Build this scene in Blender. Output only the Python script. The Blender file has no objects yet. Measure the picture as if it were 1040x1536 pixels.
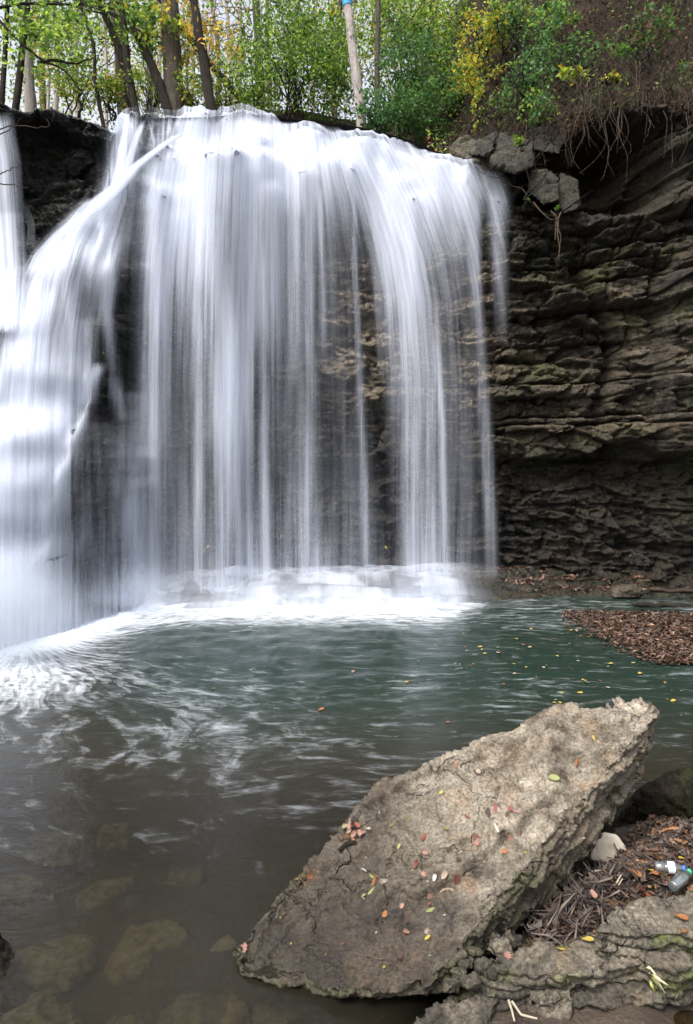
import bpy, bmesh, math, random
import numpy as np
from mathutils import Vector, Matrix
from mathutils.bvhtree import BVHTree

R = math.radians
random.seed(7)
rng = np.random.default_rng(7)
SC = bpy.context.scene
COL = SC.collection

# ------------------------------------------------------------------ camera, light, exposure
F = 1024.0            # focal length in pixels of the 1040 x 1536 photograph
HX, HY, CZ = 520.0, 700.0, 2.0
cam_d = bpy.data.cameras.new('camera'); cam = bpy.data.objects.new('camera', cam_d); COL.objects.link(cam)
cam.location = (0, 0, CZ); cam.rotation_euler = (R(90), 0, 0)
cam_d.sensor_fit = 'VERTICAL'; cam_d.sensor_height = 36; cam_d.lens = 36 * F / 1536
cam_d.shift_y = -(768 - HY) / 1536
cam_d.clip_start = 0.05; cam_d.clip_end = 1000
SC.camera = cam

world = bpy.data.worlds.new('World'); SC.world = world; world.use_nodes = True
wn = world.node_tree; wn.nodes.clear()
w_out = wn.nodes.new('ShaderNodeOutputWorld'); w_bg = wn.nodes.new('ShaderNodeBackground')
w_sky = wn.nodes.new('ShaderNodeTexSky'); w_sky.sky_type = 'NISHITA'; w_sky.sun_disc = False
SUN_EL, SUN_AZ = 56.0, 218.0      # azimuth: from where the light comes, clockwise from +Y
w_sky.sun_elevation = R(SUN_EL); w_sky.sun_rotation = R(SUN_AZ)
w_sky.air_density = 1.0; w_sky.dust_density = 6.0; w_sky.ozone_density = 1.0
w_hsv = wn.nodes.new('ShaderNodeHueSaturation'); w_hsv.inputs['Saturation'].default_value = 0.30   # veiled, overcast sky
wn.links.new(w_sky.outputs[0], w_hsv.inputs['Color']); wn.links.new(w_hsv.outputs[0], w_bg.inputs[0])
w_bg.inputs[1].default_value = 0.15
wn.links.new(w_bg.outputs[0], w_out.inputs[0])

sun_d = bpy.data.lights.new('sun', 'SUN'); sun = bpy.data.objects.new('sun', sun_d); COL.objects.link(sun)
sun_d.energy = 1.5; sun_d.angle = R(22); sun_d.color = (1.0, 0.97, 0.92)
_az, _el = R(SUN_AZ), R(SUN_EL)
sdir = Vector((math.sin(_az) * math.cos(_el), math.cos(_az) * math.cos(_el), math.sin(_el)))
sun.rotation_euler = sdir.to_track_quat('Z', 'Y').to_euler(); sun.location = (0, -5, 20)

SC.view_settings.view_transform = 'Standard'; SC.view_settings.look = 'None'
SC.view_settings.gamma = 1; SC.view_settings.use_curve_mapping = False
SC.view_settings.exposure = 1.32
SC.render.engine = 'CYCLES'
cy = SC.cycles
cy.use_denoising = True
cy.max_bounces = 8; cy.diffuse_bounces = 3; cy.glossy_bounces = 3; cy.transmission_bounces = 6
cy.transparent_max_bounces = 24; cy.volume_bounces = 1; cy.caustics_reflective = False; cy.caustics_refractive = False
cy.sample_clamp_indirect = 6; cy.volume_step_rate = 3; cy.volume_max_steps = 32

# ------------------------------------------------------------------ helpers
def P(px, py, Y):
    """point at depth Y that lies on the line of sight through a photograph pixel"""
    return np.array([(px - HX) / F * Y, Y, CZ - (py - HY) / F * Y])
def Pz(px, py, z):
    Y = F * (CZ - z) / (py - HY)
    return np.array([(px - HX) / F * Y, Y, z])
def topx(X, Y): return HX + F * X / Y
def topy(Z, Y): return HY - F * (Z - CZ) / Y

def sstep(x, a, b):
    t = np.clip((x - a) / (b - a), 0, 1); return t * t * (3 - 2 * t)

def hsh(ix, iy, iz, seed):
    with np.errstate(over='ignore'):
        h = (ix.astype(np.int64) * 374761393 + iy.astype(np.int64) * 668265263 + iz.astype(np.int64) * 2147483647 + seed * 974711) & 0xFFFFFFFF
        h = ((h ^ (h >> 13)) * 1274126177) & 0xFFFFFFFF
        h = ((h ^ (h >> 16)) * 2246822519) & 0xFFFFFFFF
        h = h ^ (h >> 15)
    return (h & 0xFFFFFF) / float(0xFFFFFF)

def vnoise(x, y, z=None, seed=0):
    """smooth value noise in -1..1"""
    if z is None:
        x, y = np.broadcast_arrays(x, y)
        ix, iy = np.floor(x), np.floor(y); fx, fy = x - ix, y - iy
        fx = fx * fx * fx * (fx * (fx * 6 - 15) + 10); fy = fy * fy * fy * (fy * (fy * 6 - 15) + 10)
        zz = np.zeros_like(ix)
        a = hsh(ix, iy, zz, seed); b = hsh(ix + 1, iy, zz, seed); c = hsh(ix, iy + 1, zz, seed); d = hsh(ix + 1, iy + 1, zz, seed)
        return ((a + (b - a) * fx) * (1 - fy) + (c + (d - c) * fx) * fy) * 2 - 1
    ix, iy, iz = np.floor(x), np.floor(y), np.floor(z); fx, fy, fz = x - ix, y - iy, z - iz
    fx = fx * fx * (3 - 2 * fx); fy = fy * fy * (3 - 2 * fy); fz = fz * fz * (3 - 2 * fz)
    out = 0
    for dz in (0, 1):
        wz = fz if dz else 1 - fz
        for dy in (0, 1):
            wy = fy if dy else 1 - fy
            out = out + wz * wy * (hsh(ix, iy + dy, iz + dz, seed) * (1 - fx) + hsh(ix + 1, iy + dy, iz + dz, seed) * fx)
    return out * 2 - 1

def fbm(x, y, z=None, seed=0, octv=4, gain=0.5):
    s, a, f, n = 0, 1.0, 1.0, 0
    for o in range(octv):
        s = s + a * (vnoise(x * f, y * f, None if z is None else z * f, seed + o * 13)); n += a
        a *= gain; f *= 2.03
    return s / n

def vor2(x, y, seed=0):
    """returns id hash, F1, F2, dx, dy (offset from the cell's centre)"""
    ix, iy = np.floor(x), np.floor(y)
    F1 = np.full(x.shape, 9.0); F2 = np.full(x.shape, 9.0); idh = np.zeros(x.shape); ox = np.zeros(x.shape); oy = np.zeros(x.shape)
    z = np.zeros_like(ix)
    for j in (-1, 0, 1):
        for i in (-1, 0, 1):
            cx, cyy = ix + i, iy + j
            px_ = cx + hsh(cx, cyy, z, seed); py_ = cyy + hsh(cx, cyy, z, seed + 1)
            dx, dy = x - px_, y - py_; d = dx * dx + dy * dy
            nw = d < F1
            F2 = np.where(nw, F1, np.minimum(F2, d)); F1 = np.where(nw, d, F1)
            idh = np.where(nw, hsh(cx, cyy, z, seed + 2), idh); ox = np.where(nw, dx, ox); oy = np.where(nw, dy, oy)
    return idh, np.sqrt(F1), np.sqrt(F2), ox, oy

def vor3(p, seed=0):
    ip = np.floor(p); n = len(p)
    F1 = np.full(n, 9.0); F2 = np.full(n, 9.0); idh = np.zeros(n); off = np.zeros((n, 3))
    for i in (-1, 0, 1):
        for j in (-1, 0, 1):
            for k in (-1, 0, 1):
                c = ip + np.array([i, j, k])
                a = (c[:, 0], c[:, 1], c[:, 2])
                q = c + np.stack([hsh(*a, seed), hsh(*a, seed + 1), hsh(*a, seed + 2)], 1)
                d = p - q; dd = (d * d).sum(1); nw = dd < F1
                F2 = np.where(nw, F1, np.minimum(F2, dd)); F1 = np.where(nw, dd, F1)
                idh = np.where(nw, hsh(*a, seed + 3), idh); off[nw] = d[nw]
    return idh, np.sqrt(F1), np.sqrt(F2), off

def facets2(x, y, seed, tilt=1.0):
    idh, f1, f2, ox, oy = vor2(x, y, seed)
    a = idh * 6.2831 * 7
    return (idh - .5) + tilt * (np.cos(a) * ox + np.sin(a) * oy), f2 - f1, idh
def facets3(p, seed, tilt=1.0):
    idh, f1, f2, off = vor3(p, seed)
    a = idh * 6.2831 * 7; b = idh * 6.2831 * 13
    g = np.stack([np.cos(a) * np.cos(b), np.sin(a) * np.cos(b), np.sin(b)], 1)
    return (idh - .5) + tilt * (off * g).sum(1), f2 - f1, idh

def fast_mesh(name, verts, faces, smooth=True, attrs=None, uv=None):
    """faces: (n,k) int array"""
    me = bpy.data.meshes.new(name)
    verts = np.asarray(verts, np.float32); faces = np.asarray(faces, np.int32)
    n, k = faces.shape
    me.vertices.add(len(verts)); me.vertices.foreach_set('co', verts.ravel())
    me.loops.add(n * k); me.loops.foreach_set('vertex_index', faces.ravel())
    me.polygons.add(n); me.polygons.foreach_set('loop_start', np.arange(n, dtype=np.int32) * k)
    me.polygons.foreach_set('loop_total', np.full(n, k, np.int32))
    me.polygons.foreach_set('use_smooth', np.full(n, smooth, bool))
    if attrs:
        for a, v in attrs.items():
            v = np.asarray(v, np.float32)
            if v.ndim == 2:
                if v.shape[1] == 3: v = np.concatenate([v, np.ones((len(v), 1), np.float32)], 1)
                at = me.attributes.new(a, 'FLOAT_COLOR', 'POINT'); at.data.foreach_set('color', v.ravel())
            else:
                at = me.attributes.new(a, 'FLOAT', 'POINT'); at.data.foreach_set('value', v.ravel())
    if uv is not None:
        l = me.uv_layers.new(name='UVMap'); l.data.foreach_set('uv', np.asarray(uv, np.float32)[faces.ravel()].ravel())
    me.update(calc_edges=True); me.validate()
    return me

def grid_faces(nr, nc):
    i = np.arange(nr - 1)[:, None] * nc + np.arange(nc - 1)[None, :]
    i = i.ravel(); return np.stack([i, i + 1, i + nc + 1, i + nc], 1)

def link(name, me, mat=None, parent=None):
    o = bpy.data.objects.new(name, me); COL.objects.link(o)
    if mat is not None and me is not None and len(me.materials) == 0: me.materials.append(mat)
    if parent is not None: o.parent = parent
    return o
def tag(o, label=None, cat=None, group=None, kind=None):
    if label: o['label'] = label
    if cat: o['category'] = cat
    if group: o['group'] = group
    if kind: o['kind'] = kind
    return o
def empty(name, loc=(0, 0, 0)):
    o = bpy.data.objects.new(name, None); COL.objects.link(o); o.location = loc; o.empty_display_size = .1; return o

# ------------------------------------------------------------------ node helper
class NT:
    def __init__(s, name):
        s.m = bpy.data.materials.new(name); s.m.use_nodes = True; s.t = s.m.node_tree; s.t.nodes.clear()
        s.out = s.n('ShaderNodeOutputMaterial')
    def n(s, typ, **kw):
        nd = s.t.nodes.new(typ)
        for k, v in kw.items(): setattr(nd, k, v)
        return nd
    def l(s, a, b): s.t.links.new(a, b)
    def put(s, sock, v):
        if hasattr(v, 'is_output') or isinstance(v, bpy.types.NodeSocket): s.l(v, sock)
        else:
            if isinstance(v, tuple) and len(v) == 3 and sock.type == 'RGBA': v = v + (1,)
            sock.default_value = v
    def attr(s, name, fac=True):
        a = s.n('ShaderNodeAttribute'); a.attribute_name = name
        return a.outputs['Fac'] if fac else a.outputs['Color']
    def math(s, op, a, b=None, c=None, clamp=False):
        nd = s.n('ShaderNodeMath', operation=op); nd.use_clamp = clamp
        s.put(nd.inputs[0], a)
        if b is not None: s.put(nd.inputs[1], b)
        if c is not None: s.put(nd.inputs[2], c)
        return nd.outputs[0]
    def mix(s, f, a, b):
        nd = s.n('ShaderNodeMix', data_type='RGBA'); s.put(nd.inputs[0], f); s.put(nd.inputs[6], a); s.put(nd.inputs[7], b); return nd.outputs[2]
    def coords(s, kind='Object', scale=(1, 1, 1), loc=(0, 0, 0)):
        tc = s.n('ShaderNodeTexCoord'); mp = s.n('ShaderNodeMapping'); s.l(tc.outputs[kind], mp.inputs[0])
        mp.inputs['Scale'].default_value = scale; mp.inputs['Location'].default_value = loc; return mp.outputs[0]
    def noise(s, vec, scale, detail=4, rough=.55, dist=0, dims='3D'):
        nd = s.n('ShaderNodeTexNoise', noise_dimensions=dims); s.l(vec, nd.inputs['Vector'])
        nd.inputs['Scale'].default_value = scale; nd.inputs['Detail'].default_value = detail
        nd.inputs['Roughness'].default_value = rough; nd.inputs['Distortion'].default_value = dist
        return nd.outputs['Fac']
    def rmap(s, v, a, b, c=0.0, d=1.0, smooth=False):
        nd = s.n('ShaderNodeMapRange'); 
        if smooth: nd.interpolation_type = 'SMOOTHSTEP'
        s.put(nd.inputs[0], v)
        for i, q in enumerate((a, b, c, d)): s.put(nd.inputs[i + 1], q)
        return nd.outputs[0]
    def bump(s, h, strength=.5, dist=.02, normal=None):
        nd = s.n('ShaderNodeBump'); nd.inputs['Strength'].default_value = strength; nd.inputs['Distance'].default_value = dist
        s.l(h, nd.inputs['Height'])
        if normal is not None: s.l(normal, nd.inputs['Normal'])
        return nd.outputs[0]
    def princ(s, col, rough, normal=None, spec=.5):
        nd = s.n('ShaderNodeBsdfPrincipled'); s.put(nd.inputs['Base Color'], col); s.put(nd.inputs['Roughness'], rough)
        s.put(nd.inputs['Specular IOR Level'], spec)
        if normal is not None: s.l(normal, nd.inputs['Normal'])
        return nd
    def surf(s, sock): s.l(sock, s.out.inputs[0])

def simple_mat(name, col, rough=.7, var=.25, scale=12, spec=.4, bump=.3):
    t = NT(name); c = t.coords()
    n = t.noise(c, scale, 5)
    f = t.rmap(n, .3, .7, 1 - var, 1 + var)
    mc = t.n('ShaderNodeVectorMath', operation='SCALE'); mc.inputs[0].default_value = col; t.l(f, mc.inputs['Scale'])
    b = t.bump(t.noise(c, scale * 5, 4), bump, .01)
    t.surf(t.princ(mc.outputs[0], rough, b, spec).outputs[0]); return t.m

# ---- rock: tone (per block), pale, wet, moss come as vertex attributes of the mesh
def rock_mat(name, dark, mid, pale, moss_c=(.055, .065, .018), stain=(.20, .13, .06), fine=30, bumpd=.02, dry_rough=.85, wet_rough=.36, cracks=0.0, speckc=(.45, 1.5), wet_sheen=0.0, spec=.4):
    t = NT(name); c = t.coords()
    n1 = t.noise(c, 1.6, 6, .6); n2 = t.noise(c, 9, 6, .65); n3 = t.noise(c, fine, 6, .65); n4 = t.noise(c, 3.1, 5, .6, 1.2)
    tone = t.attr('tone'); pl = t.attr('pale'); wet = t.attr('wet'); moss = t.attr('moss')
    k = t.math('ADD', t.math('MULTIPLY', n1, .7), t.math('MULTIPLY', tone, .75))
    k = t.math('ADD', k, t.math('MULTIPLY', n2, .5))
    k = t.rmap(k, .62, 1.30)
    base = t.mix(k, dark, mid)
    pf = t.math('MULTIPLY', pl, t.rmap(t.math('ADD', n2, t.math('MULTIPLY', n1, .6)), .62, 1.0), clamp=True)
    base = t.mix(pf, base, pale)
    sf = t.math('MULTIPLY', t.rmap(n4, .56, .70), t.rmap(n2, .35, .65, .0, .7))
    base = t.mix(sf, base, stain)
    mf = t.math('MULTIPLY', moss, t.rmap(n2, .42, .62), clamp=True)
    base = t.mix(mf, base, moss_c)
    speck = t.rmap(n3, .34, .66, *speckc)
    vm = t.n('ShaderNodeVectorMath', operation='SCALE'); t.l(base, vm.inputs[0]); t.l(speck, vm.inputs['Scale'])
    wetf = t.math('MULTIPLY', wet, t.rmap(n2, .3, .6, .75, 1.0), clamp=True)
    vm2 = t.n('ShaderNodeVectorMath', operation='SCALE'); t.l(vm.outputs[0], vm2.inputs[0]); t.l(t.rmap(wetf, 0, 1, 1, .42), vm2.inputs['Scale'])
    rough = t.rmap(wetf, 0, 1, dry_rough, wet_rough)
    tint = t.mix(t.math('MULTIPLY', wetf, t.attr('cool_sheen')), (1, 1, 1), (.66, .92, 1.35)); mt = t.n('ShaderNodeMix', data_type='RGBA', blend_type='MULTIPLY'); mt.inputs[0].default_value = 1; t.l(vm2.outputs[0], mt.inputs[6]); t.l(tint, mt.inputs[7])  # bluish reflection on wet rock, painted into the base colour
    h = t.math('ADD', t.math('MULTIPLY', n2, 1.0), t.math('MULTIPLY', n3, .55))
    h = t.math('ADD', h, t.math('MULTIPLY', t.noise(c, fine * 3.3, 3, .6), .22))
    if cracks:
        wv = t.n('ShaderNodeTexNoise'); t.l(c, wv.inputs['Vector']); wv.inputs['Scale'].default_value = 5; wv.inputs['Detail'].default_value = 5
        ad = t.n('ShaderNodeVectorMath', operation='MULTIPLY_ADD'); t.l(wv.outputs['Color'], ad.inputs[0]); ad.inputs[1].default_value = (.35, .35, .35); t.l(c, ad.inputs[2])
        vo = t.n('ShaderNodeTexVoronoi', feature='DISTANCE_TO_EDGE'); t.l(ad.outputs[0], vo.inputs['Vector']); vo.inputs['Scale'].default_value = 3.2
        cr = t.math('MULTIPLY', t.rmap(vo.outputs['Distance'], 0, .035, 1, 0), t.rmap(n1, .42, .58))
        h = t.math('SUBTRACT', h, t.math('MULTIPLY', cr, cracks))
    t.surf(t.princ(mt.outputs[2], rough, t.bump(h, 1.0, bumpd), spec).outputs[0]); return t.m

M_cliff = rock_mat('cliff_rock', (.0055, .0045, .003), (.043, .032, .0185), (.34, .28, .20), stain=(.11, .064, .021), fine=26, bumpd=.06, wet_rough=.30, cracks=.6, wet_sheen=.9)
M_slab = rock_mat('boulder_rock', (.026, .018, .0115), (.094, .071, .046), (.33, .29, .23), moss_c=(.05, .055, .02), stain=(.20, .115, .06), fine=75, bumpd=.020, cracks=.9, speckc=(.45, 1.55))
M_ledge = rock_mat('ledge_rock', (.018, .0145, .010), (.080, .066, .047), (.25, .22, .17), moss_c=(.075, .095, .014), fine=60, bumpd=.02, cracks=.8, speckc=(.35, 1.65))
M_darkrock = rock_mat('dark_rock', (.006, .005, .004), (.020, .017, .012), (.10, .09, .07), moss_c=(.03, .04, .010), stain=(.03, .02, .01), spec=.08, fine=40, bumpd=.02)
M_bedrock = rock_mat('streambed_rock', (.05, .045, .032), (.13, .11, .08), (.28, .25, .19), fine=20, bumpd=.01)

# ------------------------------------------------------------------ cliff
ctl = [
 (850,858,11.0),(760,858,11.2),(1040,858,10.5),(1250,858,9.2),(850,780,11.1),(760,720,11.4),(1000,800,10.7),(1000,720,10.7),(850,720,11.1),
 (760,600,11.1),(850,600,10.9),(940,600,10.6),(1040,600,10.1),(760,450,11.1),(850,450,10.9),(940,450,10.7),(1040,450,10.1),
 (760,350,10.95),(850,350,10.8),(940,350,10.5),(1040,350,10.1),(1250,400,8.8),(1250,700,8.8),(1250,180,8.8),
 (760,290,10.9),(850,240,10.9),(1040,200,10.1),(940,200,10.3),
 (480,870,11.2),(600,870,11.3),(700,870,11.3),(480,600,11.3),(600,600,11.35),(700,600,11.3),(480,400,11.3),(600,400,11.3),(700,400,11.15),
 (480,280,10.9),(600,290,10.9),(700,300,10.85),(480,190,10.8),(600,210,10.8),
 (230,600,10.5),(300,600,10.8),(400,600,11.0),(240,870,10.2),(300,870,10.6),(400,870,11.0),(300,400,10.7),(400,400,11.0),(240,290,10.3),(340,280,10.3),(300,225,10.8),
 (300,180,10.9),(360,190,10.8),(230,190,10.8),(400,240,10.7),
 (190,300,10.2),(200,400,10.1),(185,520,9.8),(180,700,9.5),(170,860,9.3),(140,930,9.2),
 (130,320,10.0),(60,385,10.0),(60,440,9.4),(60,520,8.9),(60,700,8.2),(60,860,7.8),(60,975,7.4),(-100,985,7.2),(-100,600,8.4),(-100,400,9.4),(-260,600,8.0),(-260,960,6.6),(-260,200,9.0),
 (80,320,10.6),(80,230,10.7),(30,290,10.6),(150,250,10.3),(80,170,10.1),(0,170,10.0),(-100,200,9.9),(180,190,10.8),
]
cw = np.array([P(*c) for c in ctl])
def tps_fit(pts, vals, lam=.05):
    d = np.sqrt(((pts[:, None] - pts[None]) ** 2).sum(-1)); K = np.where(d > 0, d * d * np.log(d + 1e-9), 0) + lam * np.eye(len(pts))
    Pm = np.c_[np.ones(len(pts)), pts]; A = np.zeros((len(pts) + 3,) * 2); A[:len(pts), :len(pts)] = K; A[:len(pts), len(pts):] = Pm; A[len(pts):, :len(pts)] = Pm.T
    return np.linalg.solve(A, np.r_[vals, 0, 0, 0])
def tps_eval(w, pts, q):
    d = np.sqrt(((q[:, None] - pts[None]) ** 2).sum(-1)); return (d * d * np.log(d + 1e-9)) @ w[:-3] + w[-3] + q @ w[-2:]
tw = tps_fit(cw[:, [0, 2]], cw[:, 1])
NCX = 880; NRZ = 430; NRT = 46
gx = np.linspace(-8.6, 8.2, NCX)
cgx = np.linspace(-8.6, 8.2, 90); cgz = np.linspace(-1.2, 8.6, 60)
CG = tps_eval(tw, cw[:, [0, 2]], np.stack(np.meshgrid(cgx, cgz), -1).reshape(-1, 2)).reshape(60, 90)
def base_depth(X, Z):
    u = np.clip((X + 8.6) / 16.8 * 89, 0, 88.999); v = np.clip((Z + 1.2) / 9.8 * 59, 0, 58.999)
    i, j = u.astype(int), v.astype(int); fu, fv = u - i, v - j
    return (CG[j, i] * (1 - fu) + CG[j, i + 1] * fu) * (1 - fv) + (CG[j + 1, i] * (1 - fu) + CG[j + 1, i + 1] * fu) * fv
lip_px = np.array([-300, 0, 60, 110, 150, 172, 186, 200, 214, 240, 280, 330, 400, 470, 550, 620, 660, 700, 740, 780, 820, 860, 900, 1040, 1400])
lip_py = np.array([132, 147, 146, 151, 161, 178, 188, 182, 170, 168, 168, 165, 163, 171, 183, 203, 220, 243, 255, 245, 215, 195, 186, 178, 165])
LY = np.interp(lip_px, [-300, 150, 186, 700, 800, 880, 960, 1040, 1400], [9.5, 9.7, 10.95, 10.95, 10.9, 10.8, 10.6, 10.4, 9.4])
lipX = (lip_px - HX) / F * LY; lipZ = CZ - (lip_py - HY) / F * LY
def z_lip(X): return np.interp(X, lipX, lipZ)
Rr_px = np.array([-300, 150, 215, 300, 360, 400, 640, 700, 760, 1400]); Rr_v = np.array([.12, .12, .12, .25, .3, .7, .8, .5, .2, .2])
ztop = z_lip(gx) + .03 * fbm(gx * 1.7, gx * 0 + 3, seed=5)
kk = np.arange(NRZ) / (NRZ - 1)
Zg = -0.9 + (ztop[None, :] + 0.9) * kk[:, None]
Xg = np.broadcast_to(gx[None, :], Zg.shape).copy()
Bg = base_depth(Xg, Zg)
PXg = topx(Xg, Bg); PYg = topy(Zg, Bg)      # nominal picture coordinates of the wall, for zoning the rock
Rr = np.interp(HX + F * gx / 10.6, Rr_px, Rr_v)[None, :]
uu = np.clip((Zg - (ztop[None, :] - Rr)) / Rr, 0, .985)
Bg = Bg + Rr * 1.3 * (1 - np.sqrt(1 - uu * uu))
right = sstep(PXg, 690, 780)
# beds
bz = [-1.4]
while bz[-1] < 9.2: bz.append(bz[-1] + (rng.uniform(.10, .22) if rng.random() < .35 else rng.uniform(.30, .70)))
bz = np.array(bz)
for key in (2.08, 5.12, .36, 3.3, 4.45): bz[np.argmin(abs(bz - key))] = key
zz = Zg + .15 * fbm(Xg * .35, Zg * .25, seed=11) + .05 * fbm(Xg * 1.6, Zg * .8, seed=12) + .02*fbm(Xg*5,Zg*3,seed=14)
ki = np.clip(np.searchsorted(bz, zz) - 1, 0, len(bz) - 2); hgt = (bz[1:] - bz[:-1])[ki]; ff = (zz - bz[ki]) / hgt
z0 = np.zeros_like(Zg)
lay = (hsh(ki, ki * 0, z0, 21) - .5) * .26 * (.5 + .9 * (vnoise(Xg * .45 + ki * 17.3, ki * 3.1, seed=22) * .5 + .5))
gmask = .35 + .65 * sstep(vnoise(Xg * .8 + ki * 7.7, ki * 1.7, seed=23), -.4, .5)
groove = np.exp(-((ff * hgt / .028) ** 2)) * .16 * gmask + np.exp(-(((1 - ff) * hgt / .02) ** 2)) * .04
wk = .35 + 1.0 * hsh(ki, ki * 0, z0, 24)
xx = Xg / wk + .22 * vnoise(Xg * 2, Zg * 4, seed=25) + hsh(ki, ki * 0, z0, 26) * 9
bi = np.floor(xx); fx = xx - bi
blk = (hsh(bi, ki, z0, 27) - .5) * .16; joint = np.exp(-((np.minimum(fx, 1 - fx) * wk / .022) ** 2)) * .07
tonec = hsh(bi, ki, z0, 28)
fa, ea, ia = facets2(Xg / .70 + Zg * .6 + .25 * vnoise(Xg * 3, Zg * 3, seed=30), Zg / .26 + .3 * vnoise(Xg * 3, Zg * 3, seed=33), 31)
fb, eb, ib = facets2(Xg / .19 - Zg * 1.1 + .3 * vnoise(Xg * 8, Zg * 8, seed=34), Zg / .10, 32)
fc, ec, ic = facets2(Xg / .075+ .3 * vnoise(Xg * 20, Zg * 20, seed=35), Zg / .045, 37)
Sm = .55 + .85 * right + .25 * sstep(PXg, 460, 500) * sstep(PYg, 720, 640)
lowwall = right * sstep(PYg, 690, 730)
Sm = Sm * (1 - .6 * lowwall)
leftz = sstep(PXg, 225, 190) * sstep(PYg, 300, 360)
Sm = Sm + .45 * leftz
disp = Sm * (lay + blk - groove - joint) + .20 * fa + .075 * fb * (1 + .2 * lowwall) + .024 * fc + .03 * fbm(Xg * 4, Zg * 6, seed=36)
disp -= .06 * np.exp(-(ea / .045) ** 2) + .025 * np.exp(-(eb / .06) ** 2)
# named features of the right-hand wall
notch = sstep(PXg + .3 * (PYg - 700), 735, 800)
disp -= notch * .42 * sstep(PYg, 672 + 14 * np.sin(PXg / 40) + 8 * np.sin(PXg / 17), 690 + 14 * np.sin(PXg / 40)) * (1 - .45 * sstep(PYg, 715, 760))
disp -= right * .16 * np.exp(-((PYg - 400 - .05 * (PXg - 850)) / 5.0) ** 2)
disp += right * .12 * sstep(PYg, 420, 396) * sstep(PYg, 320, 345)
disp -= right*.14*np.exp(-((PYg - 545-.06*(PXg-850))/4.0)**2) + right*.10*np.exp(-((PYg - 462)/4.0)**2)
crv = 885 + 22 * np.sin(PYg / 37.) + .16 * (PYg - 400)
disp -= .42 * np.exp(-((PXg - crv) / 11) ** 2) * sstep(PYg, 372, 395) * sstep(PYg, 690, 560)
disp += .35 * sstep(PXg, 985, 1010) * sstep(PYg, 690, 660) * sstep(PYg, 395, 430)
# the hollow below the overhanging top
cav = 1 - np.clip(np.sqrt(((PXg - 925) / 92) ** 2 + ((PYg - 262) / 76) ** 2), 0, 1.2)
disp -= .85 * sstep(cav, -.05, .45) * (PYg < 335)
disp -= .6 * np.clip(1 - np.sqrt(((PXg - 915) / 44) ** 2 + ((PYg - 242) / 52) ** 2), 0, 1) ** .6
disp += .25 * np.exp(-((PXg - 1010) / 38) ** 2) * sstep(PYg, 340, 300) * sstep(PYg, 190, 230)
disp += .38 * sstep(PXg, 800, 880) * sstep(PYg, 212 + 12*np.sin(PXg/23), 192+ 12*np.sin(PXg/23))
# left: slab roof over the recess
disp += .42 * sstep(PXg, 205, 150) * sstep(PYg, 196 + .5 * np.clip(PXg - 70, 0, 80), 184 + .5 * np.clip(PXg - 70, 0, 80)) 
disp += .30 * sstep(PXg, 210, 222) * sstep(PXg, 375, 360) * sstep(PYg, 262, 250) * sstep(PYg, 215, 250)
edge = sstep(PYg, 900, 860)
Yg = Bg - disp * (.35 + .65 * edge)
# plateau rows behind the rim
tt = (np.arange(1, NRT + 1) / NRT)[:, None]
Yt = Yg[-1:, :] + 5.5 * tt ** 1.7 + .02
Xt = np.broadcast_to(gx[None, :], Yt.shape)
Zt = ztop[None, :] + .02 + .03 * fbm(Xt * 3, Yt * 3, seed=41) + .02 * (Yt - Yg[-1:, :])
Zt[0] = ztop + .015
Xa, Ya, Za = np.r_[Xg, Xt], np.r_[Yg, Yt], np.r_[Zg, Zt]
NR = NRZ + NRT
pxa, pya = topx(Xa, Ya), topy(Za, Ya)
def ext(a, val=None): return np.r_[a, np.repeat(a[-1:], NRT, 0)]
tone_a = np.clip(.5 * ext(tonec) + .5 * ext(ia), 0, 1)
pale_a = .85 * sstep(pxa, 455, 500) * sstep(pxa, 800, 700) * sstep(pya, 300, 340) * sstep(pya, 660, 520) * .9
pale_a = np.maximum(pale_a, sstep(pxa, 770, 830) * sstep(pxa, 960, 930) * sstep(pya, 395, 410) * sstep(pya, 480, 450) * .28 * (ext(tonec) > .35))
pale_a = np.maximum(pale_a, .9 * np.exp(-(((pxa - 955) / 22) ** 2 + ((pya - 510) / 30) ** 2)))
pale_a = np.maximum(pale_a, .7 * np.exp(-(((pxa - 965) / 24) ** 2 + ((pya - 610) / 30) ** 2)))
pale_a = np.maximum(pale_a, .22 * sstep(pxa, 985, 1010) * sstep(pya, 400, 440) * sstep(pya, 690, 640))
pale_a = np.maximum(pale_a, .12 * sstep(pxa, 690, 740) * sstep(pya, 400, 420) * sstep(pya, 690, 640))
pale_a = np.maximum(pale_a, .5 * np.exp(-(((pxa - 850) / 30) ** 2 + ((pya - 300) / 40) ** 2)))
pale_a = np.maximum(pale_a, .12 * sstep(pxa, 215, 240) * sstep(pxa, 500, 460) * sstep(pya, 260, 330))  # sheen of the thin water film, painted as paler rock
wet_a = np.maximum(sstep(pxa, 510, 455), sstep(pya, 640, 720) * 1.0)
wet_a = np.maximum(wet_a, .8 * sstep(pya, 345, 305) * sstep(pxa, 800, 760))
wet_a = np.maximum(wet_a, .55 * sstep(pxa, 740, 770) * sstep(pya, 380, 330))
moss_a = .85 * sstep(pxa, 740, 800) * sstep(fbm(Xa * .9, Za * 1.4, seed=44), .0, .35) * sstep(pya, 330, 400) * sstep(pya, 850, 700)
faces = grid_faces(NR, NCX)
cliff_me = fast_mesh('cliff', np.stack([Xa, Ya, Za], -1).reshape(-1, 3), faces, True,
    dict(tone=tone_a.ravel(), pale=pale_a.ravel(), wet=wet_a.ravel(), moss=moss_a.ravel(), cool_sheen=(.9 * sstep(pxa, 760, 480)).ravel()))
cliff = tag(link('cliff', cliff_me, M_cliff), 'layered dark rock wall of the gorge behind the falling water', None, None, 'structure')

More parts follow.
